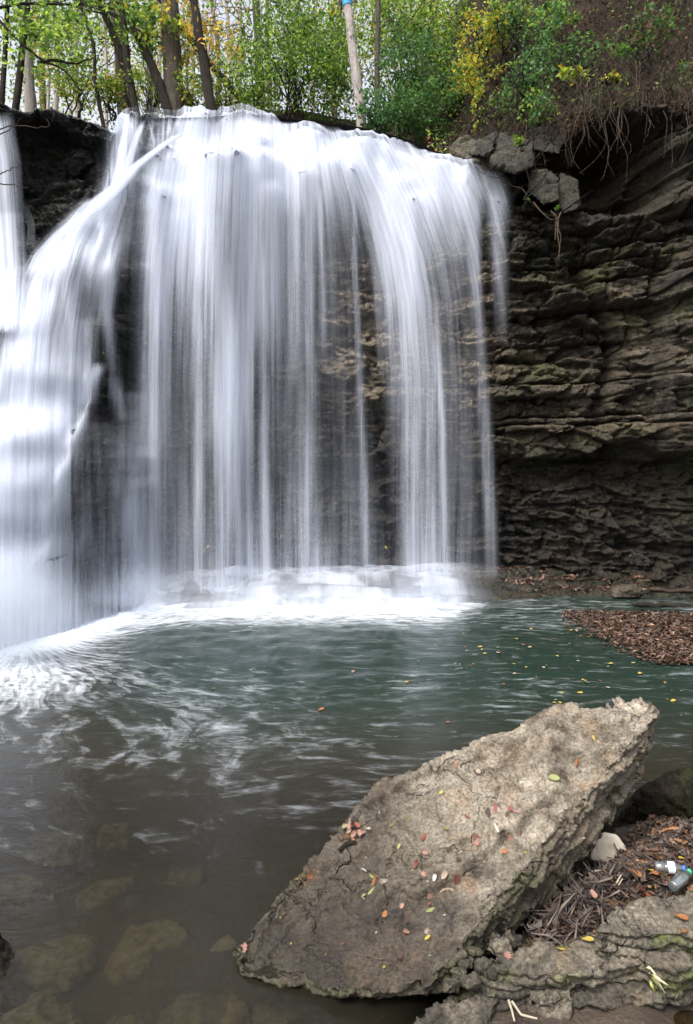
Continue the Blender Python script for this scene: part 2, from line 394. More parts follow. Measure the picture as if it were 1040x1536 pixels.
# ------------------------------------------------------------------ plateau and hillside behind the rim
def terrain_z(X, Y):
    zl = z_lip(X) - .12
    a = zl + np.clip(Y - 12.6, 0, 3.4) * .80 + np.clip(Y - 16, 0, None) * .42
    ramp = sstep(X, 1.2, 3.4)
    hill = ramp * np.clip(Y - (11.3 - .10 * np.clip(X, 0, 6)), 0, 3.6) * (1.15 + .25 * sstep(X, 3, 6))
    return a + hill + .12 * fbm(X * .7, Y * .7, seed=51) * sstep(Y, 11.5, 13) + .05 * ramp * fbm(X * 3, Y * 3, seed=52)
ty = np.concatenate([np.linspace(10.9, 18, 110), np.linspace(18.3, 60, 50), np.linspace(62, 400, 20)])
tx = np.concatenate([np.linspace(-300, -22, 20), np.linspace(-20, 12, 220), np.linspace(14, 300, 20)])
TX, TY = np.meshgrid(tx, ty); TZ = terrain_z(TX, TY); TZ = np.minimum(TZ, 30)
TZ[TY > 60] = np.minimum(TZ[TY > 60], 24)
t = NT('forest_soil'); c = t.coords(); n1 = t.noise(c, 3, 6, .6); n2 = t.noise(c, 22, 5, .7)
colr = t.mix(t.rmap(n1, .35, .65), (.010, .007, .005), (.028, .018, .012)); colr = t.mix(t.rmap(n2, .55, .7), colr, (.085, .045, .025))
t.surf(t.princ(colr, .95, t.bump(n2, 1, .06), .2).outputs[0]); M_soil = t.m
tag(link('hillside', fast_mesh('hillside', np.stack([TX, TY, TZ], -1).reshape(-1, 3), grid_faces(len(ty), len(tx))), M_soil), 'wooded ground rising behind the rim of the falls', None, None, 'structure')

# ------------------------------------------------------------------ stream bed and banks
def bed_z(X, Y):
    d = -.22 - .9 * sstep(Y, 3.2, 6.5)
    d = d + .10 * fbm(X * 1.2, Y * 1.2, seed=61) * (1 - .3 * sstep(Y, 4, 6)) + .02 * fbm(X * 6, Y * 6, seed=62)
    # bank at the right foreground
    e = X - np.interp(Y, [2.2, 2.52, 2.88, 3.06, 3.28, 3.52, 4.4], [.25, .34, .73, .95, 1.15, 1.36, 1.8])
    b = sstep(e, -.35, .05) * sstep(Y, 4.5, 3.7)
    bank = .015 + .225 * sstep(e, .0, .42) * (1 - .55 * sstep(Y, 3.1, 3.8)) + .015 * fbm(X * 5, Y * 5, seed=63)
    bank = bank * (1 - .80 * sstep(Y, 2.95, 2.62))
    pud = sstep(X, 1.05, 1.25) * sstep(Y, 2.62, 2.45)
    bank = bank * (1 - pud) - .02 * pud
    d = d * (1 - b) + bank * b
    # gravel bar under the raft of debris
    g = np.exp(-(((X - 5.6) / 1.9) ** 2 + ((Y - 8.6) / .9) ** 2))
    d = d * (1 - sstep(g, .2, .8)) + .0 * g
    return d
by = np.concatenate([np.linspace(-60, .8, 12), np.linspace(1.0, 5, 200), np.linspace(5.05, 12, 90)])
bx = np.concatenate([np.linspace(-60, -9, 10), np.linspace(-8.8, 8.8, 420), np.linspace(9, 60, 10)])
BX, BY = np.meshgrid(bx, by); BZ = bed_z(BX, BY)
BZ = np.where(BY < .9, -.1, BZ)
t = NT('bed_mud'); c = t.coords(); n1 = t.noise(c, 2.2, 6, .6); n2 = t.noise(c, 30, 5, .7)
colr = t.mix(t.rmap(n1, .35, .65), (.018, .013, .009), (.045, .032, .022)); colr = t.mix(t.rmap(n2, .55, .7, 0, .6), colr, (.11, .085, .06))
t.surf(t.princ(colr, .6, t.bump(n2, .8, .02), .4).outputs[0]); M_mud = t.m
BED = fast_mesh('creek_bed', np.stack([BX, BY, BZ], -1).reshape(-1, 3), grid_faces(len(by), len(bx)))
bed = tag(link('creek_bed', BED, M_mud), 'brown muddy bed and bank of the pool', None, None, 'structure')

# ------------------------------------------------------------------ rock shelf at the foot of the wall
sfx = np.linspace(-6.2, 7.4, 460); sfy = np.linspace(6.9, 11.9, 230)
SX, SY = np.meshgrid(sfx, sfy)
front_px = np.array([-300, 0, 60, 110, 150, 230, 400, 560, 640, 700, 760, 850, 950, 1040, 1300])
front_Y = np.array([7.0, 7.5, 7.9, 8.5, 9.0, 9.35, 9.6, 9.7, 9.8, 9.95, 10.25, 10.45, 10.5, 10.4, 9.2])
shpx = topx(SX, SY)
Yf = np.interp(shpx, front_px, front_Y) + .12 * fbm(SX * 1.6, SY * .5, seed=71)
dd = SY - Yf
f1, e1, i1 = facets2(SX / .6, SY / .45, 72); f2_, e2_, i2 = facets2(SX / .22, SY / .2, 73)
hs = -.4 + .46 * sstep(dd, -.10, .05) + .13 * sstep(dd, .28, .40) + .13 * sstep(dd, .62, .80)
hs += .05 * f1 + .022 * f2_ + .03 * fbm(SX * 3, SY * 3, seed=74) - .05 * np.exp(-(e1 / .06) ** 2)
leftside = sstep(shpx, 700, 620)
pale_s = .3 * sstep(fbm(SX * 1.2, SY * 3, seed=75), .2, .5)
SH = fast_mesh('rock_shelf', np.stack([SX, SY, hs], -1).reshape(-1, 3), grid_faces(230, 460), True,
    dict(tone=i1.ravel(), pale=pale_s.ravel(), wet=(.75 + 0 * SX).ravel(), moss=(.3 * (1 - leftside)).ravel()))
tag(link('rock_shelf', SH, M_cliff), 'low wet rock shelf along the foot of the wall', None, None, 'structure')

# ------------------------------------------------------------------ falling water
def water_mat(name, col=(.74, .79, .91), seed=0.0, streak=9.0, vs=.35, amp=1.15, wisp=0.):
    t = NT(name); tc = t.n('ShaderNodeUVMap'); tc.uv_map = 'UVMap'
    def st(sx, sy, det, off):
        mp = t.n('ShaderNodeMapping'); t.l(tc.outputs[0], mp.inputs[0]); mp.inputs['Scale'].default_value = (sx, sy, 1); mp.inputs['Location'].default_value = (off, off * .37 + seed, 0)
        return t.noise(mp.outputs[0], 1.0, det, .6, .15)
    a = st(streak, vs, 3, 3.1 + seed); b = st(streak * 4.2, vs * 1.3, 3, 7.7 + seed); c2 = st(streak * .33, vs * 1.6, 2, 1.3 + seed)
    n = t.math('ADD', t.math('ADD', t.math('MULTIPLY', a, .40), t.math('MULTIPLY', b, .24)), t.math('MULTIPLY', c2, .36))
    n = t.rmap(n, .33, .67)
    d = t.attr('flowden')
    var = t.math('MULTIPLY', t.math('MULTIPLY', d, t.math('SUBTRACT', 1.10, d)), amp * 2.2)
    al = t.math('ADD', d, t.math('MULTIPLY', t.math('SUBTRACT', n, .5), var), clamp=True)
    df = t.n('ShaderNodeBsdfDiffuse'); df.inputs[0].default_value = col + (1,)
    tl = t.n('ShaderNodeBsdfTranslucent'); tl.inputs[0].default_value = col + (1,)
    m1 = t.n('ShaderNodeMixShader'); m1.inputs[0].default_value = .35; t.l(df.outputs[0], m1.inputs[1]); t.l(tl.outputs[0], m1.inputs[2])
    tr = t.n('ShaderNodeBsdfTransparent'); m2 = t.n('ShaderNodeMixShader'); t.l(al, m2.inputs[0]); t.l(tr.outputs[0], m2.inputs[1]); t.l(m1.outputs[0], m2.inputs[2])
    bp = t.bump(n, .12, .03); t.l(bp, df.inputs['Normal'])
    t.surf(m2.outputs[0]); return t.m

def strokes(px, py, S):
    """density painted by streams: each a list of (py, centre px, half width px, density)"""
    keep = np.ones_like(px)
    for s in S:
        s = np.array(s, float); y = s[:, 0]
        c = np.interp(py, y, s[:, 1]); w = np.interp(py, y, s[:, 2]); d = np.interp(py, y, s[:, 3])
        ins = sstep(py, y[0] - 14, y[0]) * sstep(py, y[-1] + 10, y[-1])
        keep = keep * (1 - np.clip(d * ins * np.exp(-np.abs((px - c) / w) ** 2.6), 0, .985))
    return 1 - keep
def boxmin(a, r):   # separable minimum then smoothing along x and z
    b = a.copy()
    for k in range(1, r + 1):
        b = np.minimum(b, np.minimum(np.roll(a, k, 1), np.roll(a, -k, 1)))
    c = b.copy()
    for k in range(1, r // 2 + 1):
        c = np.minimum(c, np.minimum(np.roll(b, k, 0), np.roll(b, -k, 0)))
    return c
def smooth(a, n, ax):
    for _ in range(n):
        p = np.concatenate([np.take(a, [0], ax), a, np.take(a, [-1], ax)], ax)
        sl = lambda s, e: tuple(slice(s, e) if i == ax else slice(None) for i in range(2))
        a = (p[sl(0, -2)] + 2 * p[sl(1, -1)] + p[sl(2, None)]) / 4
    return a
# water follows the rock, and once thrown clear of it falls straight
Yw = np.minimum.accumulate(Ya[::-1], 0)[::-1]
Yw = smooth(smooth(Yw, 30, 1), 10, 0)
Yw = np.minimum(Yw, Ya - .0 + 0 * Ya) * .5 + np.minimum(Yw, Ya) * .5
Yw = smooth(smooth(Yw, 4, 1), 8, 0) - .035
Yleft = np.minimum.accumulate(smooth(smooth(Ya, 16, 1), 6, 0)[::-1], 0)[::-1]; Yleft = smooth(smooth(Yleft, 16, 1), 60, 0) - .16
wl_m = sstep(topx(Xa, Ya), 235, 205)
Yw = Yw * (1 - wl_m) + Yleft * wl_m
Yw[NRZ - 40:] = np.minimum(Yw, Ya - .015)[NRZ - 40:]
def water_sheet(name, c0, c1, S, mp, mat, off=0, dscale=1.0, stepc=2, zlo=.0, rough=0, label=None):
    cols = np.arange(np.searchsorted(gx, c0), np.searchsorted(gx, c1), stepc)
    r0 = 40; rows = np.arange(r0, NR - 6, 2)
    X = Xa[np.ix_(rows, cols)]; Z = Za[np.ix_(rows, cols)] + (.015 if off == 0 else .03); Y = Yw[np.ix_(rows, cols)] - off
    px, py = topx(X, Y), topy(Z, Y)
    D = strokes(px, py, S) * dscale
    if rough:
        D = D * np.clip(.90 + .34 * fbm(px / 26, py / 70, seed=203, octv=3) * sstep(px, 20, 120), .3, 1.08)
        led = -np.gradient(Y, axis=0) / np.maximum(np.gradient(Z, axis=0), 1e-3) * -1; led = smooth(smooth(np.clip(led, 0, 3), 3, 0), 2, 1); D = np.clip(D * (.90 + .12 * np.clip(led, 0, 1.2)), 0, .99)
    s = px.copy()
    for _ in range(6): s = px + mp(s, py)
    uv = np.stack([s / 100, py / 100], -1).reshape(-1, 2)
    bel = sstep(Z, zlo - .15, zlo + .05)
    me = fast_mesh(name, np.stack([X, Y, Z], -1).reshape(-1, 3), grid_faces(len(rows), len(cols)), True, dict(flowden=(D * bel).ravel()), uv)
    return link(name, me, mat)
def map_main(s, py):
    A = np.interp(s, [150, 230, 300, 400, 480, 540, 600, 680, 740, 800], [-50, -45, -18, 0, 12, 60, 110, 130, 105, 90])
    g = np.interp(py, [160, 175, 200, 230, 300, 380, 450, 560], [1.0, .95, .8, .66, .38, .16, .06, 0])
    return A * g
S_main = [
 [(240,298,7,.0),(320,300,7,.5),(420,302,6,.5),(560,300,5,.4),(760,298,5,.25),(890,298,6,.2)],
 [(300,394,5,.0),(400,395,5,.4),(560,396,4,.4),(760,397,5,.3),(890,398,6,.3)],
 [(400,650,4,.0),(520,656,4,.32),(640,664,4,.35),(880,668,5,.3)],
 [(150,300,24,.93),(200,295,30,.93),(235,288,44,.95),(262,285,60,.985),(300,284,58,.96),(360,280,54,.80),(440,276,50,.42),(520,274,46,.20),(600,268,44,.07),(760,262,46,.06),(880,258,50,.18)],
 [(252,250,24,.8),(300,243,24,.88),(400,238,20,.82),(600,232,18,.62),(700,226,18,.46),(800,220,20,.34),(890,220,24,.45)],
 [(330,318,20,.3),(430,332,20,.50),(500,342,22,.72),(560,347,27,.84),(640,346,26,.80),(740,346,19,.55),(820,348,22,.38),(890,352,34,.38)],
 [(150,455,76,.95),(180,452,86,.96),(205,438,94,.93),(235,428,92,.92),(280,418,86,.62),(330,416,74,.24),(420,418,70,.12),(560,422,70,.05),(700,430,80,.05),(800,435,76,.12),(890,430,84,.36)],
 [(185,380,36,.8),(260,378,34,.84),(340,374,24,.66),(480,371,18,.58),(600,371,8,.5),(700,371,6,.3),(890,372,8,.3)],
 [(200,430,30,.6),(330,412,13,.55),(480,410,11,.44),(560,410,9,.2),(700,410,8,.05)],
 [(220,440,8,.4),(330,440,7,.4),(480,441,6,.3),(590,441,5,.0),(620,441,5,.0)],
 [(220,466,14,.45),(330,466,9,.42),(480,466,7,.40),(600,466,7,.36),(760,464,8,.28),(890,462,10,.3)],
 [(160,520,66,.96),(195,550,84,.96),(235,580,84,.96),(290,592,60,.93),(350,600,42,.86),(430,608,32,.72),(500,614,30,.50),(600,622,30,.36),(700,630,30,.32),(800,634,30,.36),(880,640,34,.46)],
 [(205,628,34,.92),(240,654,50,.96),(280,664,48,.90),(330,668,38,.42),(400,672,30,.18),(500,680,30,.10),(640,688,30,.10),(800,690,28,.10),(890,690,30,.12)],
 [(240,690,24,.80),(290,704,17,.88),(340,709,9,.78),(420,712,7,.5),(520,718,7,.3),(640,726,8,.24),(760,734,8,.14),(860,738,9,.08)],
 [(235,500,36,.55),(300,508,30,.26),(360,515,28,.08),(500,520,26,.05),(700,535,24,.08),(890,545,34,.12)],
 [(290,532,4,.5),(420,534,3,.36),(600,540,4,.24),(890,552,7,.18)],
 [(290,480,5,.42),(400,482,4,.26),(560,486,5,.0),(600,486,5,.0)],
 [(300,560,5,.4),(420,566,4,.3),(580,575,5,.0),(620,575,5,.0)],
 [(262,738,14,.5),(300,745,14,.5),(350,748,10,.3),(430,750,9,.1),(520,753,8,.0),(900,760,8,.0)],
 [(400,345,115,.04),(600,340,115,.08),(890,335,130,.15)],
 [(840,440,240,.0),(870,440,240,.10),(890,430,250,.30)],
 [(165,248,30,.10),(250,242,28,.14)],
 [(160,340,7,.42),(240,336,7,.35)],
]
M_water1 = water_mat('falling_water', seed=0.0, streak=11, vs=.24, amp=1.35)
M_water2 = water_mat('falling_water_veil', seed=5.3, streak=20, vs=.22, amp=1.1)
M_water3 = water_mat('cascading_water', seed=9.1, streak=14, vs=.38, amp=1.5)
wf = water_sheet('waterfall', -3.6, 3.0, S_main, map_main, M_water1, 0, .82)
tag(wf, 'wide white curtain of falling water in the middle of the rock wall', None, None, 'structure')
wf2 = water_sheet('waterfall_veil', -3.4, 2.9, S_main, map_main, M_water2, .16, .42, 3)
wf2.parent = wf
def map_left(s, py):
    A = np.interp(s, [-260, -50, 140, 200], [260, 150, 45, 10])
    g = np.interp(py, [160, 300, 330, 370, 420, 500, 620], [1, 1, .75, .45, .26, .1, 0])
    return -A * g
S_left = [
 [(165,186,12,.45),(200,190,18,.85),(240,184,18,.9),(290,174,20,.92),(320,158,30,.95),(360,140,44,.78),(400,114,56,.52),(450,84,56,.46),(520,58,52,.62),(620,44,50,.86),(720,36,54,.95),(850,32,62,.98),(1000,30,90,.98)],
 [(310,150,24,.9),(340,120,24,.8),(380,84,20,.6),(430,62,22,.75),(500,50,32,.92),(600,40,44,.96),(1000,26,66,.98)],
 [(360,170,8,.3),(395,160,10,.75),(425,162,11,.7),(470,160,9,.3),(560,172,7,.15),(592,176,7,.5),(625,182,8,.25)],
 [(400,100,12,.5),(470,104,10,.45),(540,108,10,.3)],
 [(485,126,16,.25),(550,118,18,.55),(590,104,26,.85),(660,96,22,.8),(720,92,16,.5),(780,98,12,.3),(860,106,14,.4),(960,120,30,.7)],
 [(556,144,9,.85),(572,132,13,.85),(600,122,15,.7)],
 [(700,200,8,.15),(760,198,10,.35),(850,200,14,.45),(905,198,26,.65)],
 [(596,205,20,.22),(640,204,20,.16),(700,200,20,.14)],
 [(640,165,34,.05),(720,165,42,.14),(820,160,50,.24),(900,158,60,.36)],
 [(880,160,60,.0),(910,160,70,.30),(945,150,80,.75)],
 [(480,-60,50,.0),(640,-60,80,.95),(1000,-60,90,.98)],
 [(480,-180,80,.3),(640,-180,80,.95),(1000,-180,90,.98)],
]
wl = water_sheet('waterfall', -8.4, -2.55, S_left, map_left, M_water3, 0, .97, 2, rough=1)
tag(wl, 'broad white cascade spreading down the stepped rock at the left edge', None, None, 'structure')
wl2 = water_sheet('waterfall_veil', -8.4, -2.55, S_left, map_left, M_water1, .12, .40, 3); wl2.parent = wl

def ribbon(name, pts, mat, u0=0, n=60, m=14, sag=0.0, label=None, parent=None):
    """pts: (px, py, Y, half width px, density): a rounded strand of water"""
    pts = np.array(pts, float); s = np.r_[0, np.cumsum(np.hypot(*(pts[1:, :2] - pts[:-1, :2]).T))]; q = np.linspace(0, s[-1], n)
    cx, cyv, Y, w, d = (np.interp(q, s, pts[:, i]) for i in range(5))
    for a in (cx, cyv, w): a[1:-1] = (a[:-2] + 2 * a[1:-1] + a[2:]) / 4
    tx_, ty_ = np.gradient(cx), np.gradient(cyv); L = np.hypot(tx_, ty_); nx, ny = -ty_ / L, tx_ / L
    v = np.linspace(-1, 1, m)
    PX = cx[:, None] + nx[:, None] * v * w[:, None]; PY = cyv[:, None] + ny[:, None] * v * w[:, None]
    YY = Y[:, None] - .09 * np.sqrt(np.clip(1 - v * v, 0, 1))[None] * (w[:, None] / 15)
    co = np.stack([(PX - HX) / F * YY, YY, CZ - (PY - HY) / F * YY], -1)
    den = d[:, None] * (1 - np.abs(v) ** 2.5)[None] * np.minimum(1, np.minimum(np.arange(n), np.arange(n)[::-1]) / 4.)[:, None]
    uv = np.stack([np.broadcast_to(u0 + v[None] * w[:, None] / 100, PX.shape), np.broadcast_to((q / 100)[:, None], PX.shape)], -1)
    me = fast_mesh(name, co.reshape(-1, 3), grid_faces(n, m), True, dict(flowden=den.ravel()), uv.reshape(-1, 2))
    return link(name, me, mat, parent)
r = ribbon('waterfall', [(-12,170,9.75,36,.3),(-8,200,9.7,34,.62),(0,240,9.7,34,.58),(6,320,9.7,32,.60),(10,400,9.5,34,.60),(4,500,8.9,40,.6)], M_water1, 3, 80, 24)
tag(r, 'narrow white fall dropping past the dark recess at the left edge', None, None, 'structure')
r = ribbon('diagonal_stream', [(290,190,10.3,2,.0),(275,200,10.25,3,.3),(258,209,10.1,4,.6),(232,228,9.95,6,.82),(205,250,9.9,8,.92),(182,277,9.8,10,.92),(155,302,9.7,14,.85),(122,328,9.6,17,.62),(88,354,9.5,16,.45),(58,385,9.4,15,.4),(42,420,9.2,18,.4)], M_water3, 7, 70, 14, parent=wl)
r = ribbon('stream_strand', [(192,168,10.3,4,.5),(186,215,10.1,7,.8),(182,250,10.0,9,.8),(170,300,9.8,12,.7)], M_water3, 8, 40, 10, parent=wl)
r = ribbon('stream_strand', [(216,180,10.3,4,.6),(208,200,10.1,6,.7),(196,235,10.0,7,.7),(188,270,9.9,9,.6)], M_water3, 9, 40, 10, parent=wl)
for (a, b, y0, y1, w, d) in [q_ for q_ in [(105,103,158,176,3,.3),(120,119,160,235,3,.3),(135,133,205,260,3,.3),(128,124,215,285,3,.22),(148,146,225,300,3,.25),(60,58,230,265,3,.3),(55,52,245,270,2.5,.3),(40,42,225,340,5,.3),(36,48,300,380,7,.35),(70,68,225,255,3,.22),
                             (228,227,170,245,4,.55),(240,238,172,250,4,.3),(256,254,172,215,5,.6),(246,245,170,230,3,.4),(272,268,170,200,5,.6),(222,232,178,245,3,.35)] if q_[0] > 160 or q_[0] in (42, 36)]:
    ribbon('stream_strand', [(a,y0,9.62 if a < 160 else 10.25,w*.6,d * .2),(b,(y0+y1)/2,9.62 if a < 160 else 10.2,w,d * (.45 if a < 160 else 1)),(b-1,y1,9.6 if a < 160 else 10.15,w*1.3,.02)], M_water1, a / 7., 30, 6, parent=wl)

# film of water over the shelf
wx0, wx1 = -6.0, 2.9
cm = (sfx > wx0) & (sfx < wx1)
FX, FY, FH = SX[:, cm], SY[:, cm], hs[:, cm]
def gmax(a, r):
    b = a.copy()
    for k in range(1, r + 1): b = np.maximum(b, np.maximum(np.roll(a, k, 1), np.roll(a, -k, 1)))
    return b
FH2 = smooth(smooth(gmax(FH, 4), 9, 0), 12, 1) + .03; FH2 = smooth(smooth(np.maximum(FH2, FH + .035), 1, 0), 1, 1); FH2 = np.maximum(FH2, FH + .012)
fpx, fpy = topx(FX, FY), topy(FH2, FY)
den = (.55 + .45 * sstep(fpx, 200, 100)) * sstep(fpx, 760, 640)
den = den * (.50 + .6 * sstep(fbm(FX * 2.2, FY * 3.2, seed=81), -.35, .35))
den = np.clip(den * .74 + .25 * sstep(FH2, .20, .04), 0, .93) * sstep(fpx, 770, 660)
slope = np.clip(-np.gradient(FH2, axis=0) * -1, 0, None)
me = fast_mesh('shelf_water', np.stack([FX, FY, FH2], -1).reshape(-1, 3), grid_faces(FX.shape[0], FX.shape[1]), True, dict(flowden=den.ravel()),
    np.stack([FX * 1.0, (FY * .6 - FH2 * 1.2)], -1).reshape(-1, 2))
M_film = water_mat('shelf_film', seed=2.2, streak=2.6, vs=1.8, amp=.9)
tag(link('shelf_water', me, M_film), 'white water washing over the low shelf', None, None, 'structure')

# ------------------------------------------------------------------ pool
wy = np.concatenate([1.0 + np.cumsum(np.r_[0, np.geomspace(.008, .045, 260)])]); wy = wy[wy < 11.2]
wy = np.unique(np.r_[wy, np.linspace(wy[-1], 11.3, 40)])
wxs = np.linspace(-9, 9, 620)
WX, WY = np.meshgrid(wxs, wy)
px, py = topx(WX, WY), topy(0 * WX, WY)
amp = .0025 + .012 * sstep(py, 1150, 1000)
foamz = 0
WZ = amp * (fbm(WX * 3.2 + WY * 1.1, WY * 6.5, seed=91, octv=4) + .5 * fbm(WX * 9, WY * 16, seed=92, octv=3))
# foam thickness, with soft reflections painted in as faint streaks
lip_f = np.interp(px, [-400, 0, 100, 160, 230, 320, 450, 560, 650, 720, 790, 850], [1030, 1015, 990, 966, 948, 942, 944, 942, 942, 938, 925, 905])
foam = sstep(py, lip_f + 34, lip_f - 40) * sstep(px, 840, 640) * (.84 + .16 * sstep(px, 240, 120))
foam2 = sstep(px, 380, 20) * sstep(py, 1190, 985) * .70
jet = np.exp(-((py - (985 + .50 * (px - 130))) / (24 + .11 * px.clip(0, 600))) ** 2) * sstep(px, 60, 180) * sstep(px, 640, 330) * .44
wide = .26 * sstep(py, 1500, 1150) * sstep(px, 1040, 300) + .10 * np.exp(-((py - 1100) / 60) ** 2)
spark = .08 + .20 * sstep(py, 1480, 1180) + .12 * sstep(py, 1400, 1150) * sstep(fbm(WX * .8, WY * .8, seed=94), -.2, .4)  # soft reflections on the water, painted as pale streaks
foam = np.clip(np.maximum.reduce([foam, foam2, jet, wide, spark]), 0, 1)
WZ = WZ + .07 * sstep(foam, .55, 1.0) + .03 * sstep(foam, .8, 1) * fbm(WX * 2, WY * 2, seed=93)
depth = np.clip(-bed_z(WX, WY), 0, 2)
murk = np.clip(1 - np.exp(-depth / .34), .0, .97)
murk = np.maximum(murk, sstep(py, 1330, 1100) * .96)
green = sstep(py, 1180, 1000) * sstep(px, 60, 300) * .9 + .1
# flow coordinates: outward from the left-hand cascade
cx0, cy0 = -3.6, 7.6
rr = np.hypot(WX - cx0, (WY - cy0)); th = np.arctan2(WY - cy0, WX - cx0)
fu = rr * .8 + .3 * fbm(WX * .8, WY * .8, seed=95); fv = th * 2.4 + .25 * fbm(WX * .9, WY * .9, seed=96)
bl = sstep(px, 300, 620)
U = WX * .9 + .35 * fbm(WX * .7, WY * .7, seed=97); V = WY * 2.0 + .5 * fbm(WX * .7 + 9, WY * .7, seed=98)
me = fast_mesh('pool_water', np.stack([WX, WY, WZ], -1).reshape(-1, 3), grid_faces(len(wy), len(wxs)), True,
    dict(foam=foam.ravel(), murk=murk.ravel(), green=green.ravel(), flow=np.stack([fu, fv, 0 * fu], -1).reshape(-1, 3), flow2=np.stack([U, V, 0 * U], -1).reshape(-1, 3), blend=bl.ravel()))
t = NT('pool_water')
A1 = t.attr('flow', False); A2 = t.attr('flow2', False); bl_ = t.attr('blend')
def fl(a, sc, s1, det=5):
    mp = t.n('ShaderNodeMapping'); t.l(a, mp.inputs[0]); mp.inputs['Scale'].default_value = sc; return t.noise(mp.outputs[0], s1, det, .6, .5)
nA = fl(A1, (1.2, 2.6, 1), 3.2); nB = fl(A2, (1.3, 2.4, 1), 2.2); nf = t.n('ShaderNodeMix', data_type='FLOAT'); t.l(bl_, nf.inputs[0]); t.l(nA, nf.inputs[2]); t.l(nB, nf.inputs[3]); nm = nf.outputs[0]
c = t.coords('Object', (1, 2.6, 1)); nfine = t.noise(c, 7.5, 5, .62, .8); nbig = t.noise(c, .9, 3, .5)
nn = t.math('ADD', t.math('MULTIPLY', nm, .66), t.math('MULTIPLY', nfine, .34))
fo = t.attr('foam')
thr = t.rmap(fo, 0, 1, .86, .22)
fa_ = t.rmap(nn, t.math('SUBTRACT', thr, .17), t.math('ADD', thr, .26), 0, 1, True)
fa_ = t.math('MULTIPLY', fa_, t.rmap(fo, .15, .85, .30, .95), clamp=True)
fa_ = t.math('MAXIMUM', fa_, t.rmap(fo, .74, 1.06, 0, .96, True))
deepc = t.mix(t.attr('green'), (.022, .0185, .013), (.0125, .0240, .0180))
dif = t.n('ShaderNodeBsdfDiffuse'); t.l(deepc, dif.inputs[0])
trn = t.n('ShaderNodeBsdfTransparent'); trn.inputs[0].default_value = (.66, .62, .48, 1)
mx = t.n('ShaderNodeMixShader'); t.l(t.attr('murk'), mx.inputs[0]); t.l(trn.outputs[0], mx.inputs[1]); t.l(dif.outputs[0], mx.inputs[2])
gl = t.n('ShaderNodeBsdfGlossy'); gl.inputs['Roughness'].default_value = .16; gl.inputs[0].default_value = (1, 1, 1, 1)
hh = t.math('ADD', nn, t.math('MULTIPLY', t.noise(t.coords('Object', (1, 2.0, 1)), 20, 3), .25))
bp = t.bump(hh, .30, .03); t.l(bp, gl.inputs['Normal'])
fr = t.n('ShaderNodeFresnel'); fr.inputs['IOR'].default_value = 1.33; t.l(bp, fr.inputs['Normal'])
mg = t.n('ShaderNodeMixShader'); t.l(fr.outputs[0], mg.inputs[0]); t.l(mx.outputs[0], mg.inputs[1]); t.l(gl.outputs[0], mg.inputs[2])
fd = t.n('ShaderNodeBsdfDiffuse'); fd.inputs[0].default_value = (.66, .71, .77, 1); t.l(t.bump(nn, .3, .05), fd.inputs['Normal'])
mf = t.n('ShaderNodeMixShader'); t.l(fa_, mf.inputs[0]); t.l(mg.outputs[0], mf.inputs[1]); t.l(fd.outputs[0], mf.inputs[2])
t.surf(mf.outputs[0]); M_pool = t.m
tag(link('pool_water', me, M_pool), 'dark green pool with white foam swirls', None, None, 'structure')

# ------------------------------------------------------------------ spray at the foot of the falls
def spray(px, py, Y, rx, rz, ry, dens):
    """a soft puff of droplets, thinning to nothing at its surface"""
    t = NT('spray'); v = t.n('ShaderNodeVolumePrincipled'); v.inputs['Color'].default_value = (.82, .89, 1, 1)
    ln = t.n('ShaderNodeVectorMath', operation='LENGTH'); t.l(t.coords(), ln.inputs[0]); d = t.rmap(ln.outputs['Value'], .95, .1, 0, dens, True)
    t.l(t.math('MULTIPLY', d, t.rmap(t.noise(t.coords(), 2.2, 3), .35, .65, .5, 1.3)), v.inputs['Density']); t.l(v.outputs[0], t.out.inputs['Volume'])
    bm = bmesh.new(); bmesh.ops.create_icosphere(bm, subdivisions=3, radius=1)
    me = bpy.data.meshes.new('spray_mist'); bm.to_mesh(me); bm.free()
    o = link('spray_mist', me, t.m); o.location = P(px, py, Y); o.scale = (rx, ry, rz)
    return tag(o, 'pale cloud of spray at the foot of the falls', None, None, 'stuff')
SPRAY = [(-10, 905, 6.8, 1.0, .9, .5, 2.6), (640, 890, 9.9, .9, .55, .4, 1.2), (420, 897, 9.6, 1.7, .45, .4, .9), (215, 890, 9.1, .9, .6, .4, .9)]
for s in SPRAY: spray(*s)

# ------------------------------------------------------------------ rocks
def remesh(pts, voxel, smooth_it=0):
    bm = bmesh.new()
    for p in pts: bm.verts.new(p)
    bmesh.ops.convex_hull(bm, input=bm.verts)
    me = bpy.data.meshes.new('tmp'); bm.to_mesh(me); bm.free()
    o = bpy.data.objects.new('tmp', me); COL.objects.link(o)
    md = o.modifiers.new('r', 'REMESH'); md.mode = 'VOXEL'; md.voxel_size = voxel
    dg = bpy.context.evaluated_depsgraph_get(); ev = o.evaluated_get(dg); m2 = ev.to_mesh()
    n = len(m2.vertices); co = np.empty(n * 3, np.float32); m2.vertices.foreach_get('co', co); no = np.empty(n * 3, np.float32); m2.vertices.foreach_get('normal', no)
    nl = len(m2.loops); li = np.empty(nl, np.int32); m2.loops.foreach_get('vertex_index', li)
    ev.to_mesh_clear(); bpy.data.objects.remove(o); bpy.data.meshes.remove(me)
    return co.reshape(-1, 3).astype(float), no.reshape(-1, 3).astype(float), li.reshape(-1, 4)
